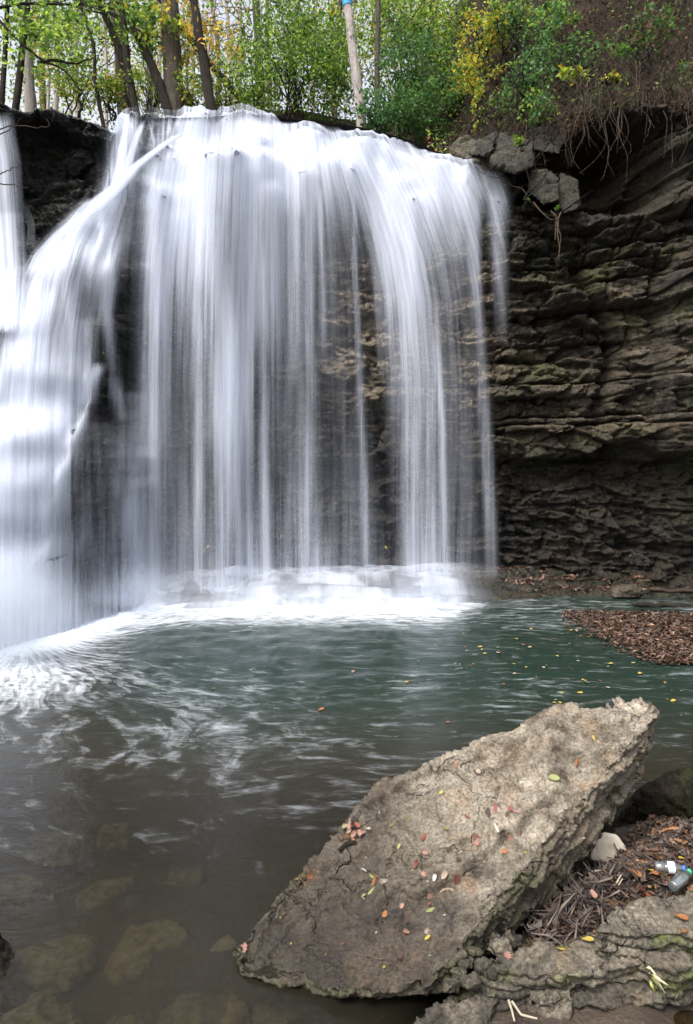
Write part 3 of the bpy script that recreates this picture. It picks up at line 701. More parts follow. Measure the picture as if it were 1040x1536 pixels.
def relax(co, fc, it):
    n = len(co)
    e = np.concatenate([fc[:, [0, 1]], fc[:, [1, 2]], fc[:, [2, 3]], fc[:, [3, 0]]]); e = np.concatenate([e, e[:, ::-1]])
    cnt = np.bincount(e[:, 0], minlength=n)[:, None]
    for _ in range(it):
        s = np.stack([np.bincount(e[:, 0], weights=co[e[:, 1], k], minlength=n) for k in range(3)], 1)
        co = .5 * co + .5 * s / np.maximum(cnt, 1)
    return co
def normals(co, fc):
    d1 = co[fc[:, 2]] - co[fc[:, 0]]; d2 = co[fc[:, 3]] - co[fc[:, 1]]; fn = np.cross(d1, d2)
    vn = np.zeros_like(co)
    for k in range(4):
        for a in range(3): vn[:, a] += np.bincount(fc[:, k], weights=fn[:, a], minlength=len(co))
    return vn / np.maximum(np.linalg.norm(vn, axis=1, keepdims=True), 1e-9)
def make_rock(name, pts, mat, voxel=.02, size=.3, amp=.03, up=(0, 0, 1), layers=.0, lay_h=.05, seed=1, wet=.3, pale=.3, moss=.2, rel=2, zone=None, nod=0.0, nods=.03):
    co, no, fc = remesh(pts, voxel); co = relax(co, fc, rel); no = normals(co, fc)
    up = np.array(up) / np.linalg.norm(up); h = co @ up
    w = np.stack([fbm(co[:, 0] / size, co[:, 1] / size, co[:, 2] / size, seed + k, 3) for k in range(3)], 1)
    q = co / size + .35 * w
    f1, e1, i1 = facets3(q, seed + 7); f2, e2, i2 = facets3(q * 2.9, seed + 8); 
    d = amp * (f1 * 1.0 + f2 * .38) + amp * .35 * fbm(*(co / size * 5).T, seed=seed + 9, octv=3) - amp * .25 * np.exp(-(e1 / .05) ** 2)
    flat = np.abs(no @ up)
    if layers:
        hh_ = h / lay_h + 1.2 * fbm(co[:, 0] / size * .8, co[:, 1] / size * .8, co[:, 2] * 0, seed + 20, 3)
        k = np.floor(hh_); f = hh_ - k
        L = (hsh(k, k * 0, k * 0, seed + 21) - .5) + .6 * (vnoise(co[:, 0] / size * 1.5 + k * 5.1, co[:, 1] / size * 1.5, seed=seed + 22)) - .8 * np.exp(-(np.minimum(f, 1 - f) / .13) ** 2)
        d = d + layers * L * (1 - flat) ** .5
    if nod:
        g1, _, _, _ = vor3(co / nods, seed + 30)[0:4] if False else (0, 0, 0, 0)
        idn, F1n, F2n, _o = vor3(co / nods, seed + 30)
        d = d + nod * (.45 - F1n) * 1.2 * (.3 + .7 * idn) + nod * .5 * fbm(*(co / nods * 1.6).T, seed=seed + 31, octv=3)
    A = dict(tone=i1, pale=np.full(len(co), pale), wet=np.full(len(co), wet), moss=np.full(len(co), moss))
    if zone: d, A = zone(co, no, d, A)
    co = co + no * d[:, None]
    me = fast_mesh(name, co, fc, True, {k: np.clip(v_, 0, 1) for k, v_ in A.items()})
    return link(name, me, mat), co, fc

# --- the big tilted slab
Aw = Pz(350, 1445, .02); Bw = Pz(648, 1484, .11); Cw = np.array(P(985, 1066, 3.52))
nS = np.cross(Bw - Aw, Cw - Aw); nS /= np.linalg.norm(nS)
if nS[2] < 0: nS = -nS
def on_slab(px, py, off=0.0):
    d = np.array([(px - HX) / F, 1, -(py - HY) / F]); o = np.array([0, 0, CZ]); tt_ = (nS @ (Aw - o) + off) / (nS @ d); return o + d * tt_
top_o = [(348,1425),(362,1466),(480,1482),(560,1486),(640,1484),(682,1430),(716,1376),(768,1290),(824,1224),(880,1163),(928,1114),(986,1068),(960,1046),(900,1056),(850,1066),(775,1096),(700,1126),(630,1150),(575,1172),(545,1208),(515,1238),(482,1292),(425,1350)]
tops = [on_slab(*p) for p in top_o]
under = []
# underside: bottom edge of the leaning side, then back under the slab
for (a, b, Y) in [(372,1474,2.72),(480,1490,2.60),(560,1496,2.53),(645,1492,2.52),(682,1468,2.60),(776,1394,2.84),(842,1330,3.06),(900,1250,3.36),(930,1208,3.50),(958,1168,3.60),(986,1090,3.62)]:
    under.append(P(a, b, Y))
back = [on_slab(a, b) - nS * th_ for (a, b, th_) in [(960,1050,.12),(850,1070,.30),(700,1130,.42),(575,1176,.42),(482,1296,.30),(360,1430,.08)]]
def slab_zone(co, no, d, A):
    h = (co - Aw) @ nS
    up = no @ nS
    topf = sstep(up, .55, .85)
    u = (co - Aw) @ ((Cw - Aw) / np.linalg.norm(Cw - Aw)); v = (co - Aw) @ np.cross(nS, (Cw - Aw) / np.linalg.norm(Cw - Aw))
    px_, py_ = topx(co[:, 0], co[:, 1]), topy(co[:, 2], co[:, 1])
    # broken terraces of the bedding on the upper face
    wv = fbm(u * 3.2, v * 3.2, seed=301, octv=4)
    st = v * 1.35 + .30 * wv + .10 * u
    terr = 0
    for (th0, hgt_, sd) in ((.10, .022, 1), (.30, .018, 2), (.55, .026, 3), (-.02, .016, 4)):
        m = sstep(fbm(u * 2 + sd * 7, v * 2, seed=310 + sd), -.35, .0)
        terr = terr + 1.3 * hgt_ * sstep(st, th0 - .006, th0 + .006) * m
    fct, ee, ii = facets2(u / .30, v / .20, 305)
    for (ln, hh_, up_) in (([(560,1350),(585,1335),(625,1330),(660,1318),(690,1300),(730,1268),(760,1246),(800,1215),(850,1180)], .034, 1), ([(540,1218),(590,1204),(640,1192),(672,1168),(730,1140),(790,1118),(860,1092)], .016, -1), ([(478,1300),(520,1292),(556,1306),(592,1318),(620,1306)], .016, 1)):
        ln = np.array(ln, float); yl = np.interp(px_, ln[:, 0], ln[:, 1]) + 9 * fbm(px_ / 26, px_ * 0 + up_, seed=330, octv=3); ins = sstep(px_, ln[0, 0] - 6, ln[0, 0] + 12) * sstep(px_, ln[-1, 0] + 6, ln[-1, 0] - 12)
        e_ = (yl - py_) * up_; d = d + topf * ins * (hh_ * sstep(e_, -2, 2.5) * sstep(e_, 150, 10) - .012 * np.exp(-((e_ + 3) / 2.5) ** 2))
    d = d + topf * (terr - .055 + .012 * fct)
    fj, ej, ij = facets2(u / .16 + .3 * wv, v / .11, 306); d = d + topf * (.010 * fj - .006 * np.exp(-(ej / .05) ** 2) * (ij > .5))
    # lamination of the leaning side
    side = 1 - topf
    hl = h / .035 + 2.0 * fbm(u * 2.5, v * 2.5, seed=320, octv=3); k = np.floor(hl); f = hl - k
    d = d + side * (.020 * (hsh(k, k * 0, k * 0, 321) - .5) + .018 * vnoise(u * 5 + k * 3, k * 1.1, seed=322) - .016 * np.exp(-(np.minimum(f, 1 - f) / .16) ** 2))
    fs, es, is_ = facets3(co / np.array([.12, .12, .09]), 325); d = d + side * .022 * fs
    lowend = sstep(u + .12 * wv, 1.45, .35)
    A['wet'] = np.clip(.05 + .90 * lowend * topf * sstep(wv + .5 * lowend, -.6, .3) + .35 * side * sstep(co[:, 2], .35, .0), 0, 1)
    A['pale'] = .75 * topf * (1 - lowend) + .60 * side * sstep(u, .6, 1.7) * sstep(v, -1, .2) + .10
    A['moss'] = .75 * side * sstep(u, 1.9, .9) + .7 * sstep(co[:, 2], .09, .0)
    A['tone'] = .35 * A['tone'] + .65 * sstep(wv, -.35, .35) * (1 - .5 * lowend)
    return d, A
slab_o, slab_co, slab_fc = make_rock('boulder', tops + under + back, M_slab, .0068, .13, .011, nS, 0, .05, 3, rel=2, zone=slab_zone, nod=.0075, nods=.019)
tag(slab_o, 'huge tilted pale slab of rock leaning out over the pool, strewn with fallen leaves', 'boulder')

def hull_px(top, drop, back=0.0, spread=.0):
    """top: (px, py, z) outline of a stone's top; drop: how far it reaches down"""
    t_ = [Pz(*p) for p in top]; c_ = np.mean(t_, 0); out = list(t_)
    for p in t_:
        q = c_ + (p - c_) * (1 + spread); out.append(np.array([q[0], q[1], p[2] - drop]))
    return out
def stone(name, top, drop, mat, label, cat='rock', group=None, spread=.02, **kw):
    o, co, fc = make_rock(name, hull_px(top, drop, 0, spread), mat, **kw)
    tag(o, label, cat, group); return o, co, fc
LED = dict(voxel=.007, size=.14, amp=.020, layers=.030, lay_h=.036, rel=1, nod=.005, nods=.022)
def moss_side(co, no, d, A):
    m = sstep(no[:, 2], .6, .1) * sstep(co[:, 2], .02, .10)
    A['moss'] = np.clip(m * .9 + .02, 0, 1) * sstep(fbm(co[:, 0] * 5, co[:, 1] * 5, co[:, 2] * 5, 77, 2), -.3, .2); A['wet'] = .25 + .4 * sstep(co[:, 2], .08, .0); return d, A
stone('ledge_stone', [(892,1398,.27),(925,1358,.29),(1000,1345,.30),(1100,1338,.30),(1130,1372,.28),(1080,1402,.27),(980,1398,.265)], .10, M_ledge, 'flat grey ledge stone beside the leaf litter, highest of the ledge', seed=41, pale=.5, zone=moss_side, **LED)
stone('ledge_stone', [(940,1418,.20),(985,1392,.22),(1100,1395,.22),(1120,1440,.18),(990,1452,.18)], .15, M_ledge, 'dark ledge stone at the right edge under the highest flat stone', seed=42, wet=.6, zone=moss_side, **LED)
stone('ledge_stone', [(738,1440,.17),(800,1420,.18),(900,1404,.19),(985,1408,.19),(1000,1436,.18),(960,1448,.17),(850,1462,.16),(800,1462,.16)], .06, M_ledge, 'long layered mossy ledge stone reaching from the slab to the muddy puddle', seed=43, pale=.45, zone=moss_side, **LED)
stone('ledge_stone', [(800,1478,.10),(880,1462,.12),(975,1440,.13),(995,1470,.10),(990,1500,.06),(900,1512,.06),(790,1508,.06)], .18, M_ledge, 'grey block with green moss under the long layered stone', seed=44, zone=moss_side, **LED)
stone('ledge_stone', [(715,1452,.13),(740,1436,.15),(800,1440,.15),(812,1470,.12),(770,1490,.10),(730,1478,.11)], .18, M_ledge, 'small rough grey stone against the left end of the layered stone', seed=45, zone=moss_side, **LED)
stone('ledge_stone', [(600,1545,.03),(660,1505,.06),(715,1478,.08),(745,1492,.07),(740,1540,.03),(690,1580,.02)], .18, M_ledge, 'wet grey stone under the low corner of the slab', seed=46, wet=.6, zone=moss_side, **LED)
stone('ledge_stone', [(740,1548,.0),(800,1510,.02),(900,1518,.03),(985,1510,.03),(985,1545,-.02),(850,1570,-.02)], .18, M_ledge, 'low dark stone at the bottom edge beside the muddy puddle', seed=47, wet=.6, zone=moss_side, **LED)
# pebbles between slab and ledge
for i, (a, b, s) in enumerate([(752,1417,.05),(735,1405,.035),(700,1442,.03),(722,1452,.035),(690,1462,.03),(712,1428,.028),(770,1408,.03),(705,1470,.03),(738,1462,.025),(675,1478,.03)]):
    c_ = Pz(a, b, .13); pts = [c_ + s * np.array([math.cos(k) * random.uniform(.7, 1.6), math.sin(k) * random.uniform(.6, 1.1), z + random.uniform(-.3, .3)]) for k in np.linspace(0, 5.5, 6) for z in (-.6, .5)]
    o, _, _ = make_rock('pebble', pts, M_ledge, voxel=.006, size=.05, amp=.008, seed=60 + i, rel=2, wet=.5 if i else .05, pale=.1 if i else .8)
    tag(o, 'pale angular stone wedged beside the slab above the leaf litter corner' if i == 0 else 'small dark stone ' + ['', 'just left of the pale angular stone', 'in the gap closest to the side of the slab', 'in the middle of the gap beside the slab', 'at the low corner of the slab', 'left of the pale angular stone, second one', 'right of the pale angular stone', 'between the ledge and the low corner of the slab', 'against the left end of the rough stone', 'lowest, under the low corner of the slab'][i], 'stone')
# dark hollow boulder behind the litter
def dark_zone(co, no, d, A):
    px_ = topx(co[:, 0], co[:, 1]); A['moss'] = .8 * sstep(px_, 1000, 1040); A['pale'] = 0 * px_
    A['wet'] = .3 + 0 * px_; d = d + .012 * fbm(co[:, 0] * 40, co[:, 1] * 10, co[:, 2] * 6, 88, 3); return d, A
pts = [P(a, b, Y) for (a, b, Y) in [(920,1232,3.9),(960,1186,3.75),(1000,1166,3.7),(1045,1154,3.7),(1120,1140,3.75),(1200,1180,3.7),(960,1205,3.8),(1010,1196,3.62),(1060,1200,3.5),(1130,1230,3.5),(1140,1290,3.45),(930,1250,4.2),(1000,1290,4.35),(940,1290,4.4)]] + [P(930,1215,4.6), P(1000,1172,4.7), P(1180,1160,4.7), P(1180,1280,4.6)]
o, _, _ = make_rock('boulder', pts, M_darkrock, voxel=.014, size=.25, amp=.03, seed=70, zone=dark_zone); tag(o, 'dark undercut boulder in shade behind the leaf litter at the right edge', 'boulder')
pts = [P(a, b, 3.45) for (a, b) in [(885,1290),(888,1262),(905,1248),(925,1252),(940,1272),(942,1296)]] + [P(a, b, 3.7) for (a, b) in [(892,1290),(905,1252),(925,1254),(938,1290)]]
M_pale = simple_mat('pale_stone', (.80, .72, .58), .6, .12, 20)
o, _, _ = make_rock('stone', pts, M_pale, voxel=.008, size=.2, amp=.006, seed=71, rel=6); tag(o, 'smooth whitish rounded stone half buried in leaf litter', 'stone')

# stones in the shallow water, left foreground
SUB = [(75,1412,.34,.22,.02,.5),(85,1250,.26,.15,-.06,.5),(170,1235,.2,.12,-.1,.3),(70,1512,.24,.16,.0,.6),(300,1495,.36,.14,-.04,.15),(230,1400,.28,.14,-.07,.2),(190,1440,.2,.12,-.07,.4),(420,1515,.3,.12,-.08,.1),(330,1420,.2,.12,-.09,.2),(160,1330,.26,.14,-.12,.1),(20,1320,.25,.14,-.1,.2),(280,1300,.22,.12,-.12,.1),(520,1520,.26,.12,-.1,.1),(10,1560,.3,.16,.0,.3),(180,1540,.22,.12,-.04,.3)]
DESC = ['largest olive stone under the water near the left edge','olive tan sunken stone farthest up the left shallows','brownish sunken stone beside the farthest olive stone','rounded tan sunken stone by the bottom left corner','long brown sunken stone at the bottom, left of the slab','brown sunken stone right of the largest olive stone','small tan sunken stone between two brown ones','dim brown sunken stone under the low tip of the slab','dim sunken stone left of the low tip of the slab','faint dark sunken stone in the middle of the left shallows','faint sunken stone at the left edge above the olive one','faint sunken stone in deeper water above the brown ones','dim sunken stone in the shadow under the slab','flat sunken stone at the very bottom left corner','small tan sunken stone at the bottom edge']
for i, (a, b, rx, ry, z, pl) in enumerate(SUB):
    c_ = Pz(a, b, z - .10); pts = []
    for k in np.linspace(0, 2 * math.pi, 9)[:-1]:
        j = random.uniform(.6, 1.35)
        pts += [c_ + np.array([rx * .55 * math.cos(k) * j, ry * .8 * math.sin(k) * j, random.uniform(-.05, .0)]), c_ + np.array([rx * .72 * math.cos(k) * j, ry * 1.05 * math.sin(k) * j, -.12])]
    o, _, _ = make_rock('sunken_stone', pts, M_bedrock, voxel=.012, size=.16, amp=.022, seed=80 + i, rel=2, nod=.006, nods=.05, wet=.0, pale=pl, moss=.3); tag(o, DESC[i], 'stone')
o, _, _ = make_rock('stone', [P(a, b, Y) for (a, b, Y) in [(-60,1400,2.75),(-20,1392,2.9),(8,1408,2.85),(22,1432,2.8),(18,1462,2.7),(-60,1475,2.6),(-70,1440,3.0),(10,1440,3.0)]], M_darkrock, voxel=.009, size=.06, amp=.014, seed=99, wet=.8, pale=.2, nod=.006, nods=.025)
tag(o, 'dark wet stone poking out of the water at the left edge', 'stone')

# --- boulders on the rim, right of the falls
M_rim = rock_mat('rim_rock', (.007, .006, .0045), (.030, .025, .018), (.13, .11, .08), fine=26, bumpd=.07, cracks=.8)
RIM = [([(668,222,11.2),(690,206,11.0),(735,208,10.9),(760,214,10.9),(752,235,10.6),(720,246,10.6),(690,236,10.7)],'pale flat boulder on the rim touching the edge of the fall'),
 ([(705,232,10.7),(728,205,10.6),(745,196,10.7),(742,222,10.4),(728,238,10.4),(748,205,11.2),(705,225,11.1)],'grey angular boulder leaning on the rim beside the flat one'),
 ([(742,222,10.5),(752,200,10.6),(780,205,10.5),(800,215,10.4),(800,250,10.2),(770,262,10.2),(738,246,10.3),(750,205,11.2),(800,215,11.2),(790,255,11.1)],'big dark boulder on the rim under the leafy sprig'),
 ([(795,258,10.4),(822,252,10.3),(838,275,10.2),(838,300,10.2),(815,308,10.3),(792,290,10.4),(800,260,11),(838,300,11)],'knobbly rounded boulder lodged in the wall below the rim'),
 ([(840,262,10.5),(868,270,10.3),(872,312,10.2),(845,320,10.3),(838,300,10.4),(845,265,11),(870,315,11)],'cracked block beside the knobbly boulder in the wall'),
 ([(790,196,10.9),(830,190,10.8),(850,205,10.6),(840,232,10.5),(800,228,10.6),(795,200,11.4),(845,210,11.4)],'shadowed boulder below the hanging roots')]
for i, (q, lb) in enumerate(RIM):
    o, _, _ = make_rock('boulder', [P(*p) for p in q], M_rim, voxel=.024, size=.45, amp=.045, seed=110 + i, wet=.1 if i == 0 else .45, pale=.7 if i == 0 else .12, moss=.3, rel=0, nod=.008, nods=.05); tag(o, lb, 'boulder')
# blocks lying on the shelf and in the wash
for i, (a, b, Y, s, lb) in enumerate([(790,884,10.55,.13,'brown block on the shelf right of the foot of the falls'),(935,885,10.45,.20,'squarish brown block on the shelf beside the driftwood'),(398,925,9.5,.2,'rounded stone in the wash below the middle of the curtain')]):
    c_ = P(a, b, Y); pts = [c_ + s * np.array([math.cos(k) * 1.3, math.sin(k) * .9, z * .5]) * random.uniform(.75, 1.1) for k in np.linspace(0, 5.5, 8) for z in (-.9, .5)]
    o, _, _ = make_rock('rock', pts, M_cliff, voxel=.022, size=.2, amp=.03, seed=130 + i, wet=.7, pale=.5 if i == 1 else .1, moss=.1); tag(o, lb, 'rock')

#@@DETAILS
# ------------------------------------------------------------------ vegetation helpers
class Tubes:
    def __init__(s, sides=5): s.v = []; s.f = []; s.n = 0; s.k = sides; s.tone = []
    def add(s, pts, rad, tone=.5):
        pts = np.asarray(pts, float); rad = np.broadcast_to(np.asarray(rad, float), (len(pts),)); m = len(pts); k = s.k
        tg = np.gradient(pts, axis=0); tg /= np.maximum(np.linalg.norm(tg, axis=1, keepdims=True), 1e-9)
        ref = np.array([0, 1., 0]) if abs(tg[0] @ np.array([0, 1., 0])) < .9 else np.array([1., 0, 0])
        a = np.cross(tg, ref); a /= np.maximum(np.linalg.norm(a, axis=1, keepdims=True), 1e-9); b = np.cross(tg, a)
        an = np.arange(k) * 2 * math.pi / k
        ring = pts[:, None] + rad[:, None, None] * (a[:, None] * np.cos(an)[None, :, None] + b[:, None] * np.sin(an)[None, :, None])
        s.v.append(ring.reshape(-1, 3))
        i = np.arange(m - 1)[:, None] * k + np.arange(k)[None]; j = np.arange(m - 1)[:, None] * k + (np.arange(k)[None] + 1) % k
        s.f.append((np.stack([i, j, j + k, i + k], -1).reshape(-1, 4)) + s.n); s.n += m * k
        s.tone.append(np.full(m * k, tone))
    def obj(s, name, mat, parent=None):
        return link(name, fast_mesh(name, np.concatenate(s.v), np.concatenate(s.f), True, dict(tone=np.concatenate(s.tone))), mat, parent)
def wiggly(p0, p1, n=8, wob=.05, r=None):
    r = r or rng; t_ = np.linspace(0, 1, n)[:, None]; p = np.asarray(p0) * (1 - t_) + np.asarray(p1) * t_
    w = np.cumsum(r.normal(0, 1, (n, 3)), 0); w -= t_ * w[-1]; return p + w * wob

def bark_mat(name, a, b, scale=18, moss=None):
    t = NT(name); c = t.coords('Object', (1, 1, .16)); n = t.noise(c, scale, 7, .75, .6); n2 = t.noise(t.coords(), 2.5, 4, .6)
    col = t.mix(t.rmap(t.math('ADD', n, t.math('MULTIPLY', n2, .5)), .55, .95), a, b)
    if moss: col = t.mix(t.rmap(n2, .45, .6), col, moss)
    t.surf(t.princ(col, .9, t.bump(n, 1, .09), .2).outputs[0]); return t.m
M_bark_dark = bark_mat('bark_dark', (.010, .008, .006), (.042, .033, .026))
M_bark_grey = bark_mat('bark_grey', (.035, .028, .022), (.15, .125, .10))
M_bark_pale = bark_mat('bark_pale', (.28, .24, .22), (.52, .47, .44))
M_bark_moss = bark_mat('bark_mossy', (.05, .045, .03), (.16, .14, .10), moss=(.05, .075, .02))
M_twig = bark_mat('twig_bark', (.025, .017, .012), (.12, .085, .062), 30)
M_root = bark_mat('root_bark', (.05, .036, .026), (.20, .15, .11), 40)

def leaf_mat(name, rough=.5, trans=.55):
    t = NT(name); c = t.attr('col', False); g = t.noise(t.coords(), 14, 3)
    v = t.n('ShaderNodeVectorMath', operation='SCALE'); t.l(c, v.inputs[0]); t.l(t.rmap(g, .3, .7, .75, 1.25), v.inputs['Scale'])
    pr = t.princ(v.outputs[0], rough, None, .35); tl = t.n('ShaderNodeBsdfTranslucent'); t.l(v.outputs[0], tl.inputs[0])
    m = t.n('ShaderNodeMixShader'); m.inputs[0].default_value = trans; t.l(pr.outputs[0], m.inputs[1]); t.l(tl.outputs[0], m.inputs[2])
    t.surf(m.outputs[0]); return t.m
M_foliage = leaf_mat('foliage'); M_litter = leaf_mat('litter', .55, .05)

PAL = {
 'green': [(.08, .16, .025), (.12, .21, .035), (.05, .11, .022)],
 'dark': [(.035, .085, .022), (.05, .12, .03), (.07, .14, .035)],
 'blue': [(.075, .17, .05), (.11, .24, .075), (.05, .11, .035)],
 'lime': [(.25, .36, .045), (.33, .43, .06), (.16, .27, .035)],
 'yellow': [(.48, .36, .03), (.36, .31, .035), (.26, .28, .04)],
 'gold': [(.60, .38, .05), (.55, .30, .05), (.45, .36, .06)],
 'orange': [(.40, .16, .04), (.5, .25, .05)],
 'brown': [(.10, .06, .035), (.16, .09, .05), (.07, .045, .03)],
}
def leaf_cloud(name, cen, size, pal, parent=None, mat=None, flat=0.0, r=None, aspect=.55):
    r = r or rng; n = len(cen)
    d = r.normal(0, 1, (n, 3)); d[:, 2] -= .5; d /= np.linalg.norm(d, axis=1, keepdims=True)
    nn_ = r.normal(0, 1, (n, 3)); nn_[:, 2] += 1.0 + flat * 8; sd = np.cross(d, nn_); sd /= np.maximum(np.linalg.norm(sd, axis=1, keepdims=True), 1e-9)
    if flat: 
        d[:, 2] *= (1 - flat); d /= np.linalg.norm(d, axis=1, keepdims=True); sd[:, 2] *= (1 - flat)
    L = (size * r.uniform(.6, 1.3, n))[:, None]; up = np.cross(sd, d)
    v = np.stack([cen - d * L * .5, cen + sd * L * aspect * .5 + up * L * .08, cen + d * L * .5, cen - sd * L * aspect * .5 + up * L * .08], 1)
    pc = np.array([c for p_ in pal for c in PAL[p_]]); col = pc[r.integers(0, len(pc), n)] * r.uniform(.7, 1.3, (n, 1))
    return link(name, fast_mesh(name, v.reshape(-1, 3), np.arange(n * 4).reshape(-1, 4), False, dict(col=np.repeat(col, 4, 0))), mat or M_foliage, parent)
def clumps(spec, r=None):
    """spec: list of (px, py, Y, rx px, ry px, rY metres, leaves, clumps)"""
    r = r or rng; out = []
    for (px, py, Y, rx, ry, rY, n, nc) in spec:
        c = r.normal(0, 1, (nc, 3)); c /= np.maximum(1e-9, np.linalg.norm(c, axis=1, keepdims=True)); c *= r.uniform(0, 1, (nc, 1)) ** .45
        k = r.integers(0, nc, n); sp = .20 * r.uniform(.5, 1.5, nc)
        q = c[k] + r.normal(0, 1, (n, 3)) * sp[k][:, None]
        YY = Y + q[:, 1] * rY
        X = (px - HX) / F * Y + q[:, 0] * rx / F * Y; Z = CZ - (py - HY) / F * Y + q[:, 2] * ry / F * Y
        out.append(np.stack([X, YY, Z], 1))
    return np.concatenate(out)

def plant(name, label, cat, spec, size, pal, stems=None, stem_mat=None, group=None, base=None, cname='crown', seed=0, trunk=None, tr_mat=None, limbs=0):
    r = np.random.default_rng(500 + seed)
    root = empty(name, tuple(base) if base is not None else tuple(P(spec[0][0], spec[0][1] + spec[0][4], spec[0][2])))
    inv = np.array(root.location)
    if spec:
        c = clumps(spec, r) - inv; leaf_cloud(cname, c, size, pal, root, r=r)
    if trunk is not None:
        tb = Tubes(9); (pts, rad) = trunk; tb.add(np.asarray(pts) - inv, rad, .5); tb.obj('trunk', tr_mat, root)
    tb = Tubes(4); cnt = 0
    if trunk is not None and limbs:
        pts, rad = trunk; pts = np.asarray(pts)
        for _ in range(limbs):
            i = r.integers(len(pts) // 3, len(pts) - 1); p0 = pts[i]; L = r.uniform(.8, 2.6); an = r.uniform(0, 2 * math.pi)
            p1 = p0 + np.array([math.cos(an) * L, math.sin(an) * L * .5, L * r.uniform(.2, .8)]); w = wiggly(p0, p1, 8, .05, r)
            r0 = rad[i] * r.uniform(.22, .42); tb.add(w - inv, np.linspace(r0, r0 * .25, 8)); cnt += 1
            for _k in range(4):
                j = r.integers(2, 7); a2 = r.uniform(0, 6.28); l2 = L * r.uniform(.3, .6)
                tb.add(wiggly(w[j], w[j] + np.array([math.cos(a2) * l2, math.sin(a2) * l2 * .5, l2 * r.uniform(-.1, .8)]), 6, .04, r) - inv, np.linspace(r0 * .4, .003, 6))
    if stems:
        for (s0, s1, rr_) in stems:
            w = wiggly(s0, s1, 9, .035, r); tb.add(w - inv, np.linspace(rr_, rr_ * .35, 9)); cnt += 1
            for _k in range(3):
                j = r.integers(2, 8); a2 = r.uniform(0, 6.28); l2 = r.uniform(.25, .7)
                tb.add(wiggly(w[j], w[j] + np.array([math.cos(a2) * l2, math.sin(a2) * l2 * .5, l2 * .7]), 5, .03, r) - inv, np.linspace(rr_ * .45, .003, 5))
    if cnt: tag(tb.obj('branches', stem_mat or tr_mat or M_twig, root), kind='stuff')
    tag(root, label, cat, group); return root

# ------------------------------------------------------------------ trees
def tree(label, pts_px, Y, wpx, mat, spec=(), size=.12, pal=('green',), limbs=5, seed=0, group=None, name='tree'):
    q = np.array(pts_px, float); d = q[-1] - q[-2]; q = np.r_[q, [q[-1] + d / max(1, abs(d[1])) * 260]]   # goes on above the frame
    d0 = q[0] - q[1]; q = np.r_[[q[0] + d0 / abs(d0[1]) * 70], q]
    s = np.r_[0, np.cumsum(np.hypot(*(q[1:] - q[:-1]).T))]; u = np.linspace(0, s[-1], 22); x = np.interp(u, s, q[:, 0]); y = np.interp(u, s, q[:, 1])
    r = np.random.default_rng(900 + seed); x[1:-1] = (x[:-2] + x[2:] + x[1:-1] * 2) / 4
    x += r.normal(0, .5, 22) * wpx / 12
    pts = np.array([P(a, b, Y) for a, b in zip(x, y)]); rad = wpx / 2 / F * Y * np.linspace(1.25, .62, 22) * r.uniform(.93, 1.07, 22)
    return plant(name, label, 'tree', list(spec), size, pal, trunk=(pts, rad), tr_mat=mat, limbs=limbs, group=group, base=pts[0], seed=seed)
tree('grey tree trunk, thickest on the rim, with yellow leaves above', [(261,168),(258,100),(255,0)], 15.2, 27, M_bark_grey, [(250,35,15,45,45,1,420,14)], .13, ('yellow', 'gold', 'lime'), 4, 1)
tree('dark leaning tree whose foot meets the thick grey trunk', [(252,166),(235,110),(200,35)], 15.0, 13, M_bark_dark, [(215,40,15,50,35,1,500,14)], .11, ('green', 'lime'), 5, 2)
tree('dark straight tree right of the thick grey trunk', [(318,166),(306,90),(292,10)], 14.6, 14, M_bark_dark, [(320,40,15,40,50,1,150,10)], .12, ('gold',), 5, 3)
tree('slim dark tree left of the dark leaning one', [(205,172),(190,90),(182,0)], 15, 10, M_bark_dark, [(200,20,15,40,30,1,300,12)], .11, ('green', 'lime'), 6, 4)
tree('dark forked tree with a crooked stem over the left cascade', [(200,168),(186,95),(150,0)], 15.8, 11, M_bark_dark, [(140,20,16,60,40,1,700,18)], .11, ('green', 'lime'), 6, 5)
tree('greyish brown tree behind the forked dark tree', [(185,165),(180,80),(172,0)], 17, 15, M_bark_grey, (), limbs=4, seed=6)
tree('dark tree rising behind the left end of the rock rim', [(25,150),(35,70),(42,0)], 15, 9, M_bark_dark, [(60,40,15,60,50,1,900,24)], .10, ('green', 'lime'), 6, 7)
tree('speckled grey tree beside the dark one at the left end', [(45,152),(42,80),(32,0)], 15.6, 15, M_bark_pale, (), limbs=4, seed=8)
tree('thin dark sapling with a crooked top left of the forked tree', [(150,160),(140,110),(146,70),(130,40),(120,0)], 15, 5, M_bark_dark, [(120,80,15,50,50,1,500,20)], .10, ('green', 'lime'), 5, 9)
tree('mossy tree standing left of the big green bush', [(392,168),(388,80),(384,0)], 16, 12, M_bark_moss, [(380,60,15.8,22,60,.6,300,14)], .11, ('green',), 5, 10)
tree('pale slanting tree with a blue paint mark above the curtain', [(542,184),(534,110),(520,0)], 13.6, 13, M_bark_pale, (), limbs=3, seed=11)
tree('thin grey upright tree right of the slanting pale one', [(567,186),(566,90),(568,0)], 13.8, 8, M_bark_grey, (), limbs=3, seed=12)
r0 = bpy.data.objects['tree.010'] if 'tree.010' in bpy.data.objects else None
mk = Tubes(9); p0, p1 = P(521.5, 9, 13.6), P(520, -6, 13.6); mk.add([p0 - np.array(r0.location), p1 - np.array(r0.location)], .096); mk.obj('paint_mark', simple_mat('blue_paint', (.02, .22, .42), .6), r0)
tree('black leaning limb-like tree crossing behind the dark straight one', [(345,130),(318,100),(268,35)], 16, 9, M_bark_dark, [(300,70,16,60,50,1,200,16)], .12, ('gold', 'yellow'), 5, 13)
tree('thin dark tree at the far left edge', [(3,150),(8,80),(12,0)], 15, 7, M_bark_dark, (), limbs=4, seed=14)
